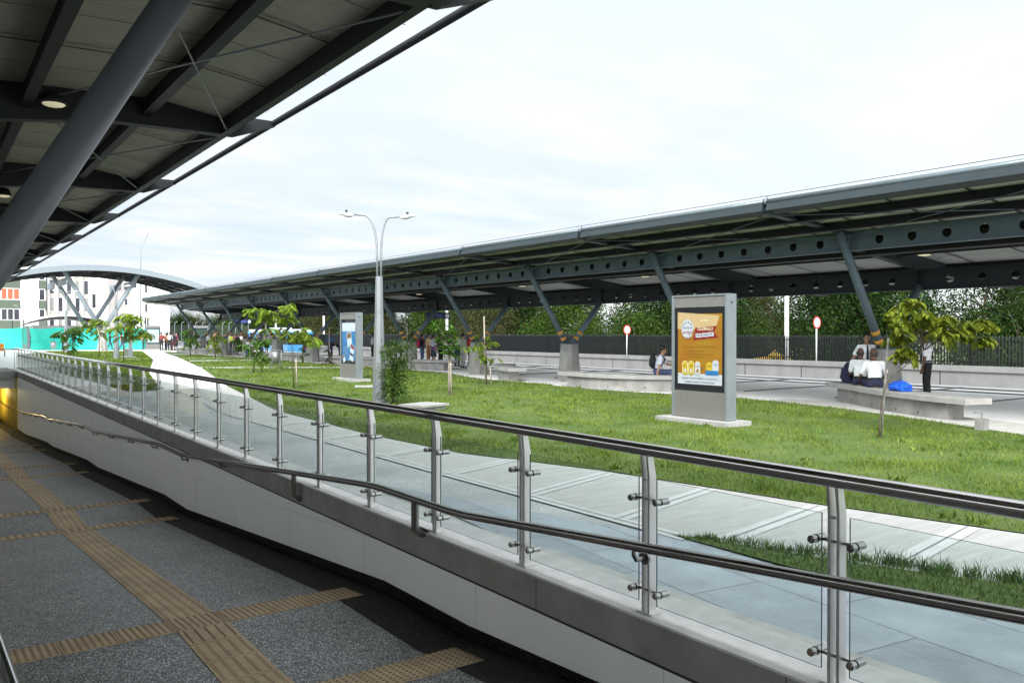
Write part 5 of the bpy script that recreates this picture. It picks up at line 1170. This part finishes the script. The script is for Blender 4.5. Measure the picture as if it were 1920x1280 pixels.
for i, (px, X, sc_, pc_, lb) in enumerate(crowd):
    p = onx(px, X); person('distant person ' + lb, (p.x, p.y, 0), random.uniform(-3, 3), 'stand', sc_, pc_, i % 3, ('short', 'long', 'short', 'tail')[i % 4], random.uniform(1.58, 1.76), ('short', 'long')[i % 2], .03, group=G)
G = 'people walking in front of the turquoise tarp'
for px, py, sc_, pc_, lb, ps in ((268, 655, WHITE, NAVY, 'person in white top with a crimson backpack at the right end of the turquoise tarp', 'stand'), (228, 657, (.42, .10, .10), DKBLUE, 'person in faded red top behind the second street lamp', 'walk'), (206, 655.5, (.05, .05, .06), DKBLUE, 'person in dark clothes striding right of the concrete pedestals', 'walk'), (118, 656, BLACK, BLACK, 'person all in black beside the distant street lamp', 'stand'), (55, 656, (.10, .12, .16), JEANS, 'person in dark jacket with brown bag by the narrow kiosk', 'stand')):
    person(lb, on(px, py), facing(.8, -.3), ps, sc_, pc_, 0, 'short', 1.70, 'long', .03, group=G, extras=small_back(cloth((.40, .02, .08) if px > 200 else (.12, .05, .04))) if px in (268, 55) else None)

# ------------------------------------------------------------------ saplings
def leaf_quad(mb, p, d, up, ln, w, fold=.25, mi=0):
    side = d.cross(up)
    if side.length < 1e-5: side = Vector((1, 0, 0))
    side.normalize(); n_ = side.cross(d).normalized()
    m_ = p + d * ln * .5 - n_ * w * fold * .3; e_ = p + d * ln - n_ * ln * .18
    mb.add([p, m_ + side * w * .5 + n_ * w * fold, e_, m_ - side * w * .5 + n_ * w * fold], [(0, 1, 2), (0, 2, 3)], mi)
rv = lambda s=1: Vector((random.gauss(0, s), random.gauss(0, s), random.gauss(0, s)))
def pinnate(mb, p, d, ln, n_, lw, droop=.5):
    q = Vector(p); d = Vector(d).normalized(); st = ln / n_
    for i in range(n_):
        d = (d + Vector((0, 0, -droop / n_))).normalized(); q = q + d * st
        side = d.cross(Vector((0, 0, 1)))
        if side.length < .05: side = Vector((1, 0, 0))
        side.normalize(); L_ = lw * (0.6 + .8 * math.sin(math.pi * (i + .7) / (n_ + .6)))
        for s in (-1, 1): leaf_quad(mb, q, (side * s + d * .55 + Vector((0, 0, -.25)) + rv(.12)).normalized(), Vector((0, 0, 1)), L_, L_ * .42)
def sapling(label, loc, stem, clumps, leafmat, kind='pinnate', size=.30, stakes=(), dens=5, spread=.12, stem_r=.014, barkm='bark', lw=.085, grey=False):
    """stem: list of (right, depth, up) in metres, clumps: same"""
    RV = Vector((RI[0], RI[1], 0)); DV = Vector((FW[0], FW[1], 0)); W = lambda q: RV * q[0] + DV * q[1] + Vector((0, 0, q[2]))
    t = thing('sapling', label, 'sapling', loc, 0, 'young saplings planted in the grass')
    b = MB(); sp = [W(q) for q in stem]; b.tube(sp, [stem_r * (1 - .6 * i / max(1, len(sp) - 1)) for i in range(len(sp))], 7)
    cl = [W(q) for q in clumps]
    for c in cl:
        a = min(sp, key=lambda s_: (s_ - c).length + (1.0 if s_.z > c.z + .05 else 0)); mid = a.lerp(c, .55) + Vector((0, 0, .06)); b.tube([a, mid, c], [stem_r * .4, stem_r * .3, stem_r * .18], 5)
    b.build('trunk', M[barkm], t, True, False)
    f_ = MB()
    for c in cl:
        if kind == 'pinnate':
            for _ in range(dens): d = rv(); d.z = random.uniform(-.75, .35); pinnate(f_, c + rv(spread * .4), d, size * random.uniform(.7, 1.15), 8, lw, .9)
        elif kind == 'rosette':
            for _ in range(dens): d = rv(); d.z = d.z * .45 + .45; leaf_quad(f_, c + rv(spread * .25), d.normalized(), Vector((0, 0, 1)), size * random.uniform(.7, 1.1), size * .30, .2)
        else:
            for _ in range(dens): d = rv(); d.z *= .6; leaf_quad(f_, c + rv(spread), d.normalized(), Vector((0, 0, 1)), size * random.uniform(.6, 1.2), size * .42, .2)
    f_.build('crown', M[leafmat], t, False, False)
    for st in stakes:
        s_ = MB(); s_.tube([W(q) for q in st], .018 if grey else .024, 7); s_.build('stake', M['stake_grey' if grey else 'stake'], t, True, False)
    return t
# right sapling (yellow green, leaning stem, grey stake)
k = .00216
cl = [((cx - 835) * k, random.uniform(-.25, .25), (1195 - cy) * k + (.13 if cx > 1040 else .03)) for cx, cy in ((1000, 215), (960, 290), (935, 370), (985, 455), (1000, 560), (1055, 300), (1060, 240), (1120, 335), (1150, 385), (1215, 365), (1290, 350), (1370, 380), (1440, 410), (1510, 430), (1590, 395), (1545, 500), (1260, 450), (1340, 470), (1420, 480), (940, 450), (1000, 520))]
sapling('yellow green sapling with drooping leaves and a grey stake in front of the right bench', on(1649, 821), [(0, 0, 0), (.01, 0, .25), (.04, 0, .55), (.09, 0, .80), (.18, 0, .98), (.36, 0, 1.12), (.55, 0, 1.28), (.72, 0, 1.42)], cl, 'leaf_yellow', 'pinnate', .20, stakes=[[(.06, .05, 0), (.11, .05, .8), (.17, .05, 1.62)]], dens=7, stem_r=.013, lw=.10, grey=True)
k = .01468 / 8
sapling('sapling with a rosette of long broad leaves on a pale trunk', on(842, 741), [(0, 0, 0), (0, 0, .5), (-.01, 0, 1.0), (-.03, 0, 1.35)], [((cx - 495) * k, random.uniform(-.15, .15), (1130 - cy) * k) for cx, cy in ((480, 460), (470, 380), (500, 330), (430, 300), (520, 230), (520, 180), (340, 120), (300, 150), (400, 410), (540, 400), (560, 560), (590, 310), (410, 230), (480, 530), (560, 480), (350, 330))], 'leaf_fresh', 'rosette', .27, dens=12, stem_r=.034, barkm='bark_pale', spread=.15, stakes=[[(.06, .03, 0), (.03, .03, .95)]])
sapling('bushy fine leaved sapling beside the near street lamp', on(735, 759), [(0, 0, 0), (.03, 0, .4), (.02, 0, .8), (-.05, 0, 1.2)], [(random.gauss(.10, .17), random.gauss(0, .16), random.uniform(.25, 1.5)) for _ in range(64)], 'leaf_fine', 'fine', .085, dens=44, spread=.085, stem_r=.016)
k = .0165 / 7.11
sapling('umbrella shaped lime sapling with dark thin stem, right of the litter bin', on(551, 728), [(0, 0, 0), (-.03, 0, .6), (-.05, 0, 1.1), (-.06, 0, 1.45)], [((cx - 795) * k, random.uniform(-.3, .3), (1190 - cy) * k) for cx, cy in ((740, 470), (790, 460), (850, 440), (900, 470), (950, 480), (1000, 510), (1050, 545), (720, 500), (870, 490), (820, 500))], 'leaf_lime', 'pinnate', .38, dens=4, stem_r=.022, lw=.13, stakes=[[(.08, .05, 0), (.05, .05, .9)]])
k = .0225 / 7.11
sapling('tall sapling with layered lime leaves and a pale stake at left of the bin', on(487, 698), [(0, .3, 0), (.05, .3, 1.2), (.0, .3, 2.0), (.25, .3, 2.4)], [((cx - 330) * k, random.uniform(-.3, .5), (1010 - cy) * k) for cx, cy in ((170, 150), (220, 150), (280, 145), (350, 150), (370, 230), (330, 270), (420, 200), (480, 170), (520, 200), (450, 240), (600, 265), (680, 240), (720, 270), (660, 120), (740, 110), (770, 130), (740, 70), (430, 420), (520, 410), (600, 390))], 'leaf_lime', 'pinnate', .42, dens=4, stem_r=.024, lw=.14, stakes=[[(.1, .25, 1.2), (.22, .25, 2.3)]])
sapling('low leafy green shrub sapling on the cross path, left of the bin', on(475, 699), [(0, 0, 0), (.05, 0, .5), (.2, 0, 1.1)], [(random.gauss(.12, .3), random.gauss(0, .2), random.uniform(.6, 1.5)) for _ in range(22)], 'leaf_fresh', 'pinnate', .28, dens=4, stem_r=.03, lw=.10)
k = .0177 / 8
sapling('thin sapling with sparse lime leaves in front of a column base', on(912, 721), [(0, 0, 0), (-.01, 0, .7), (-.02, 0, 1.3)], [((cx - 1035) * k, random.uniform(-.2, .2), (950 - cy) * k) for cx, cy in ((780, 400), (850, 390), (920, 400), (960, 380), (870, 300), (960, 240), (1050, 220), (1120, 290), (1080, 310), (990, 530), (1040, 540), (960, 520), (1180, 560))], 'leaf_lime', 'pinnate', .26, dens=3, stem_r=.022, lw=.09, stakes=[[(-.03, .05, 0), (-.08, .05, 2.25)], [(.16, 0, 0), (.12, 0, .7)]])
k = .031
def far_sap(label, px, py, pts, m_, sz=.6, dens=5, stake=None, h=2.3):
    c0 = on(px, py); F_ = (c0.x * FW[0] + c0.y * FW[1]); k = F_ / FPX
    sapling(label, c0, [(0, 0, 0), (.0, 0, h * .5), (.02, 0, h)], [((x - px) * k, random.uniform(-.4, .4), (py - y) * k) for x, y in pts], m_, 'pinnate', sz, dens=dens, stem_r=.028, lw=sz * .28, stakes=stake or [])
far_sap('tall lime sapling right of the second street lamp', 232, 680, [(228, 592), (236, 588), (244, 590), (252, 594), (262, 590), (266, 594), (240, 600), (250, 605), (230, 605), (222, 615), (236, 614), (248, 612), (258, 620), (270, 620), (277, 624), (226, 630), (242, 628)], 'leaf_lime', .62, stake=[[(-1.1, .2, 0), (-1.6, .2, 2.0)]])
far_sap('small lime sapling in front of the concrete pedestals', 186, 670, [(172, 602), (180, 600), (188, 603), (176, 612), (185, 616), (192, 600), (180, 622), (187, 628), (168, 606)], 'leaf_lime', .6)
far_sap('dark palm like sapling in front of the turquoise tarp', 137, 668, [(112, 622), (122, 618), (130, 616), (140, 615), (150, 614), (160, 616), (128, 630), (140, 632), (150, 626), (135, 645), (142, 655), (118, 628)], 'leaf_fine', .7)
far_sap('round green bush sapling at the start of the far grass', 357, 668, [(350, 622), (357, 618), (364, 624), (352, 632), (360, 634), (366, 638), (356, 642)], 'leaf_fresh', .55, 6)
far_sap('yellowish sapling in front of the dark framed kiosk', 367, 664, [(362, 638), (368, 634), (371, 642), (365, 648)], 'leaf_olive', .4, 4, h=1.3)
far_sap('lime sapling on the grass in front of the crowd', 404, 672, [(396, 636), (404, 630), (410, 628), (414, 634), (400, 642), (408, 642), (396, 650), (404, 655)], 'leaf_lime', .5, 5)
far_sap('small green sapling just left of the seated man in white', 447, 668, [(440, 638), (447, 636), (452, 642), (444, 648), (450, 652), (456, 648)], 'leaf_fresh', .5, 5, h=1.3)
far_sap('short leafy sapling with a wrapped stake near the woman in pink', 617, 683, [(614, 655), (617, 662), (615, 670), (619, 674)], 'leaf_olive', .25, 5, [[(.0, .05, 0), (0, .05, 2.0)]], h=.9)
far_sap('weak sapling with a tall pale stake right of the fine leaved bush', 763, 693, [(762, 634), (768, 630), (774, 632), (780, 634)], 'leaf_yellow', .22, 3, [[(.0, .05, 0), (0, .05, 2.15)]], h=1.6)
far_sap('slender sapling with a thin stake behind the umbrella shaped sapling', 567, 680, [(566, 655), (570, 650), (567, 668), (572, 662)], 'leaf_fine', .3, 4, [[(.05, .05, 0), (.0, .05, 2.0)]], h=1.0)

# ------------------------------------------------------------------ trees behind the fence
def tree_mesh(seed, H, Wd, leafs, lsz, z0=.18, nbl=9, sparse=False):
    rnd = random.Random(seed); tb = MB(); pts = [Vector((0, 0, 0)), Vector((rnd.uniform(-.1, .1), 0, H * .25)), Vector((rnd.uniform(-.3, .3), rnd.uniform(-.3, .3), H * .55)), Vector((rnd.uniform(-.4, .4), 0, H * .85))]
    tb.tube(pts, [H * .024, H * .019, H * .012, H * .004], 8)
    cs = []
    for i in range(nbl):
        a = rnd.uniform(0, 6.28); zz = H * (z0 + (.92 - z0) * (i + .5) / nbl); rr = Wd * .5 * (math.sin(math.pi * min(1, .22 + .7 * (i + .5) / nbl)) ** .8) * rnd.uniform(.35, .85)
        c = Vector((rr * math.cos(a), rr * math.sin(a), zz)); cs.append((c, Wd * rnd.uniform(.20, .34))); q = Vector((0, 0, max(H * .15, zz - H * .18))); tb.tube([q, q.lerp(c, .6) + Vector((0, 0, .1)), c], [H * .008, H * .005, H * .002], 5)
    rs = np.random.RandomState(seed); V_ = []; F_ = []
    per = leafs // nbl
    for c, r in cs:
        d = rs.normal(size=(per, 3)); d /= np.linalg.norm(d, axis=1)[:, None]; rad = r * rs.uniform(.35 if not sparse else .2, 1.05, size=(per, 1)) ** .6
        sub = rs.normal(size=(max(3, per // 22), 3)) * r * .55; pos = np.array(c) + np.where(rs.rand(per, 1) < .55, d * rad * np.array([1, 1, .72]), sub[rs.randint(0, len(sub), per)] + rs.normal(size=(per, 3)) * r * .16)
        u = rs.normal(size=(per, 3)); u /= np.linalg.norm(u, axis=1)[:, None]; w = np.cross(u, rs.normal(size=(per, 3))); w /= np.linalg.norm(w, axis=1)[:, None] + 1e-9
        s_ = lsz * rs.uniform(.6, 1.35, size=(per, 1)); k0 = len(V_) * 1
        V_.append(np.stack([pos - u * s_, pos + w * s_ * .45, pos + u * s_, pos - w * s_ * .45], axis=1).reshape(-1, 3))
    V_ = np.concatenate(V_); nq = len(V_) // 4
    me = bpy.data.meshes.new('crown'); me.vertices.add(len(V_)); me.vertices.foreach_set('co', V_.ravel().astype(np.float32)); me.loops.add(nq * 4); me.polygons.add(nq)
    me.loops.foreach_set('vertex_index', np.arange(nq * 4, dtype=np.int32)); me.polygons.foreach_set('loop_start', np.arange(0, nq * 4, 4, dtype=np.int32)); me.polygons.foreach_set('loop_total', np.full(nq, 4, dtype=np.int32)); me.update(calc_edges=True)
    return tb.mesh('trunk', M['bark'], True), me
LM = [('leaf_dark', 'dark green'), ('leaf_mid', 'mid green'), ('leaf_olive', 'olive green')]
variants = []
for i, (H, Wd, n_, ls, z0, nb, spz) in enumerate(((6.1, 7.0, 17000, .105, .10, 14, False), (5.8, 6.5, 15000, .10, .08, 13, False), (6.5, 5.0, 8000, .095, .20, 14, True), (5.4, 6.5, 14000, .10, .06, 12, False), (6.7, 4.6, 5500, .09, .30, 13, True), (3.0, 5.0, 11000, .075, .10, 12, False))):
    tmesh, cm_ = tree_mesh(20 + i, H, Wd, n_, ls, z0, nb, spz); variants.append((tmesh, cm_))
tree_rows = []
xs_px = [335, 372, 410, 452, 498, 540, 590, 636, 690, 742, 795, 850, 905, 965, 1020, 1075, 1243, 1275, 1330, 1400, 1440, 1590, 1640, 1690, 1845, 1885, 1935]
vv = [0, 1, 3, 0, 1, 0, 3, 1, 0, 2, 0, 1, 3, 0, 1, 0, 0, 3, 1, 3, 2, 0, 1, 2, 4, 2, 4]
mm = [0, 2, 0, 1, 0, 1, 2, 0, 0, 2, 1, 0, 2, 0, 0, 1, 0, 1, 0, 2, 2, 0, 1, 0, 0, 1, 0, 1]
mark = {335: 'at the left end of the platform canopy', 372: 'behind the dark framed kiosk', 410: 'behind the bus stop crowd', 452: 'behind the blue station sign at left', 498: 'behind the blue bus', 540: 'above the bus front', 590: 'behind the woman in pink', 636: 'directly behind the blue poster kiosk', 690: 'behind the near street lamp pole', 742: 'behind the fine leaved bush', 795: 'left of the white pole and blue sign', 850: 'right of the rosette sapling', 905: 'behind the sparse lime sapling', 965: 'left of the nearest fully visible V column', 1020: 'between the legs of the middle V column', 1075: 'right of the middle V column', 1243: 'between the 30 sign and the orange kiosk', 1275: 'hidden mostly by the orange kiosk', 1330: 'behind the orange kiosk', 1400: 'just right of the orange kiosk', 1440: 'left of the white square pole by the taxi', 1590: 'left of the nearest V column leg', 1640: 'behind the standing man with the tie', 1690: 'above the yellow sapling', 1845: 'tall and thin, right of the bright sky gap', 1885: 'near the right edge of the view', 1935: 'cut by the right edge of the view'}
for i, px in enumerate(xs_px):
    X = (37.2, 40.5, 44)[i % 3] + random.uniform(-.6, .6) + (6 if 1380 < px < 1560 else 0); p = onx(px, X); tmesh, cm_ = variants[vv[i]]
    lf_ = M[LM[mm[i]][0]]; nm = ('broadleaf_tree', 'broadleaf_tree', 'slender_tree', 'broadleaf_tree', 'slender_tree')[vv[i]]
    t = thing(nm, '%s %s behind the fence, %s' % (LM[mm[i]][1], 'slender tree' if vv[i] in (2, 4) else 'broad tree', mark[px]), 'tree', (p.x, p.y, -.45), random.uniform(0, 6.28), 'trees behind the picket fence')
    sc_ = random.uniform(.82, .95); t.scale = (sc_, sc_, sc_)
    link('trunk', tmesh, t); c = link('crown', cm_, t)
    if not cm_.materials: cm_.materials.append(lf_)
    c.material_slots[0].link = 'OBJECT'; c.material_slots[0].material = lf_
bush = [(1120, 'leaf_mid', 'pale bush below the sky gap left of the 30 sign'), (1190, 'leaf_mid', 'round bush behind the 30 speed sign'), (1410, 'leaf_mid', 'bush beside the orange kiosk behind the fence'), (1460, 'leaf_olive', 'brownish bush in front of the brick house'), (1515, 'leaf_olive', 'brownish bush behind the 20 speed sign'), (1850, 'leaf_mid', 'bush behind the fence near the right edge'), (1910, 'leaf_dark', 'bush cut by the right edge behind the fence'), (700, 'leaf_mid', 'bush behind the fence near the street lamp'), (930, 'leaf_olive', 'bush behind the fence left of the middle V column'), (560, 'leaf_dark', 'bush behind the fence by the bus front'), (430, 'leaf_mid', 'bush behind the crowd at left')]
for px, lm, lab in bush:
    X = 35.2 + random.uniform(0, 1.5) + (10 if 1400 < px < 1560 else 0); p = onx(px, X); tmesh, cm_ = variants[5]
    t = thing('bush', lab, 'bush', (p.x, p.y, -.45), random.uniform(0, 6.28), 'bushes behind the picket fence'); sc_ = random.uniform(.8, 1.1); t.scale = (sc_, sc_, sc_)
    link('trunk', tmesh, t); c = link('crown', cm_, t)
    if not cm_.materials: cm_.materials.append(M[lm])
    c.material_slots[0].link = 'OBJECT'; c.material_slots[0].material = M[lm]
# far-off wood that closes the view beyond the trees
wm = variants[1][1]; nV = len(wm.vertices); base = np.empty(nV * 3, np.float32); wm.vertices.foreach_get('co', base); base = base.reshape(-1, 3)
VV = []
for k_ in range(26):
    yy = 20 + k_ * 9.5
    if 24 < yy < 37 or 60 < yy < 72: continue
    xx = 60 + 6 * math.sin(k_ * 1.7); a = k_ * 2.4; c_, s_ = math.cos(a), math.sin(a); q = base * (1.0 + .15 * math.sin(k_)); VV.append(np.stack([q[:, 0] * c_ - q[:, 1] * s_ + xx, q[:, 0] * s_ + q[:, 1] * c_ + yy, q[:, 2] - .5], 1))
VV = np.concatenate(VV); nq = len(VV) // 4
me = bpy.data.meshes.new('far_wood'); me.vertices.add(len(VV)); me.vertices.foreach_set('co', VV.ravel().astype(np.float32)); me.loops.add(nq * 4); me.polygons.add(nq)
me.loops.foreach_set('vertex_index', np.arange(nq * 4, dtype=np.int32)); me.polygons.foreach_set('loop_start', np.arange(0, nq * 4, 4, dtype=np.int32)); me.polygons.foreach_set('loop_total', np.full(nq, 4, dtype=np.int32)); me.update(calc_edges=True)
me.materials.append(M['leaf_mid']); tag(link('far_wood', me), 'far off wood beyond the trees behind the fence', 'wood', kind='stuff')

# ------------------------------------------------------------------ grass blades
def in_poly(x, y, poly):
    r = np.zeros(len(x), bool); n_ = len(poly); j = n_ - 1
    for i in range(n_):
        xi, yi = poly[i]; xj, yj = poly[j]
        c = ((yi > y) != (yj > y)) & (x < (xj - xi) * (y - yi) / (yj - yi + 1e-12) + xi); r ^= c; j = i
    return r
rs = np.random.RandomState(5)
def scatter(poly, density, cond=None):
    p = np.array(poly); a, c = p.min(0), p.max(0); n_ = int((c[0] - a[0]) * (c[1] - a[1]) * density)
    x = rs.uniform(a[0], c[0], n_); y = rs.uniform(a[1], c[1], n_); k_ = in_poly(x, y, poly)
    if cond is not None: k_ &= cond(x, y)
    return x[k_], y[k_]
def blades(x, y, z, hgt, wid, lean=.6):
    n_ = len(x); a = rs.uniform(0, 6.28, n_); b_ = rs.uniform(0, 6.28, n_); l_ = rs.uniform(.1, lean, n_) * hgt
    sx, sy = np.cos(a) * wid / 2, np.sin(a) * wid / 2; dx, dy = np.cos(b_) * l_, np.sin(b_) * l_
    v = np.empty((n_, 5, 3), np.float32)
    v[:, 0] = np.stack([x - sx, y - sy, z], 1); v[:, 1] = np.stack([x + sx, y + sy, z], 1)
    v[:, 2] = np.stack([x + sx * .7 + dx * .4, y + sy * .7 + dy * .4, z + hgt * .6], 1); v[:, 3] = np.stack([x - sx * .7 + dx * .4, y - sy * .7 + dy * .4, z + hgt * .6], 1)
    v[:, 4] = np.stack([x + dx, y + dy, z + hgt], 1); return v
def grass_obj(name, vlist, m, label):
    v = np.concatenate(vlist); n_ = len(v); me = bpy.data.meshes.new(name); me.vertices.add(n_ * 5); me.vertices.foreach_set('co', v.ravel())
    idx = (np.arange(n_)[:, None] * 5 + np.array([0, 1, 2, 3, 3, 2, 4])[None]).ravel().astype(np.int32); me.loops.add(len(idx)); me.polygons.add(n_ * 2); me.loops.foreach_set('vertex_index', idx)
    st = np.empty(n_ * 2, np.int32); st[0::2] = np.arange(n_) * 7; st[1::2] = np.arange(n_) * 7 + 4; tt_ = np.empty(n_ * 2, np.int32); tt_[0::2] = 4; tt_[1::2] = 3
    me.polygons.foreach_set('loop_start', st); me.polygons.foreach_set('loop_total', tt_); me.update(calc_edges=True); me.materials.append(m); return tag(link(name, me), label, 'grass', kind='stuff')
dist = lambda x, y: x * FW[0] + y * FW[1]
clump = lambda x, y: .5 + .5 * np.sin(x * 2.3 + 1.7 * np.sin(y * 1.1)) * np.sin(y * 1.9 + 1.3 * np.sin(x * .9))
def patch(x, y):      # worn, thin spots
    v = np.sin(x * 1.1 + 2.1 * np.sin(y * .63 + 1)) + np.sin(y * 1.37 + 1.8 * np.sin(x * .8)) + .8 * np.sin(x * 3.1 + y * 2.3 + 1.5 * np.sin(y * 2.1)) + .6 * np.sin(x * 5.7 - y * 4.9)
    return np.clip(.85 + .38 * v, .25, 1)
vl = []
for dens_, lo_d, hi_d, hh, ww in ((2000, 0, 11, .042, .008), (1150, 11, 17, .045, .010), (480, 17, 28, .055, .016), (130, 28, 60, .07, .032)):
    x, y = scatter(LAWN, dens_, lambda x, y: (dist(x, y) >= lo_d) & (dist(x, y) < hi_d) & (dist(x, y) > 4)); c_ = clump(x, y); pt = patch(x, y); k_ = rs.rand(len(x)) < (.35 + .65 * c_) * pt; x, y, c_ = x[k_], y[k_], c_[k_]
    vl.append(blades(x, y, np.full(len(x), .0), hh * rs.uniform(.45, 1.25, len(x)) * (.6 + .8 * c_), ww))
for _ in range(420):      # weeds and uncut tufts
    y_ = rs.uniform(3, 30); x_ = rs.uniform(6.3, 17); n_ = rs.randint(6, 20); x = x_ + rs.normal(size=n_) * .05; y = y_ + rs.normal(size=n_) * .05
    if in_poly(np.array([x_]), np.array([y_]), LAWN)[0]: vl.append(blades(x, y, np.zeros(n_), rs.uniform(.03, .10) * rs.uniform(.6, 1.2, n_), .022, 1.3))
x, y = scatter(LAWN2, 90); vl.append(blades(x, y, np.full(len(x), .0), .09 * rs.uniform(.5, 1.3, len(x)), .04))
grass_obj('grass', vl, M['blade'], 'short bright green grass of the square')
vl = []
x, y = scatter(WEDGE, 2600, lambda x, y: y > -2.0); vl.append(blades(x, y, np.full(len(x), .0), rs.uniform(.02, .06, len(x)), .007, .8))
# longer tufts along the path edge
for _ in range(420):
    s_ = rs.rand(); ea = np.array([5.24, 4.75]); eb = np.array([6.7, .9]); c_ = ea + (eb - ea) * s_ + rs.normal(size=2) * .05; n_ = rs.randint(5, 14); hgt = rs.uniform(.04, .135) * min(1, .45 + s_ * 2)
    x = c_[0] + rs.normal(size=n_) * .02; y = c_[1] + rs.normal(size=n_) * .02; vl.append(blades(x, y, np.zeros(n_), hgt * rs.uniform(.6, 1.1, n_), .0065, 1.1))
grass_obj('verge_grass', vl, M['blade_tall'], 'longer tufted grass in the wedge between path and slate')
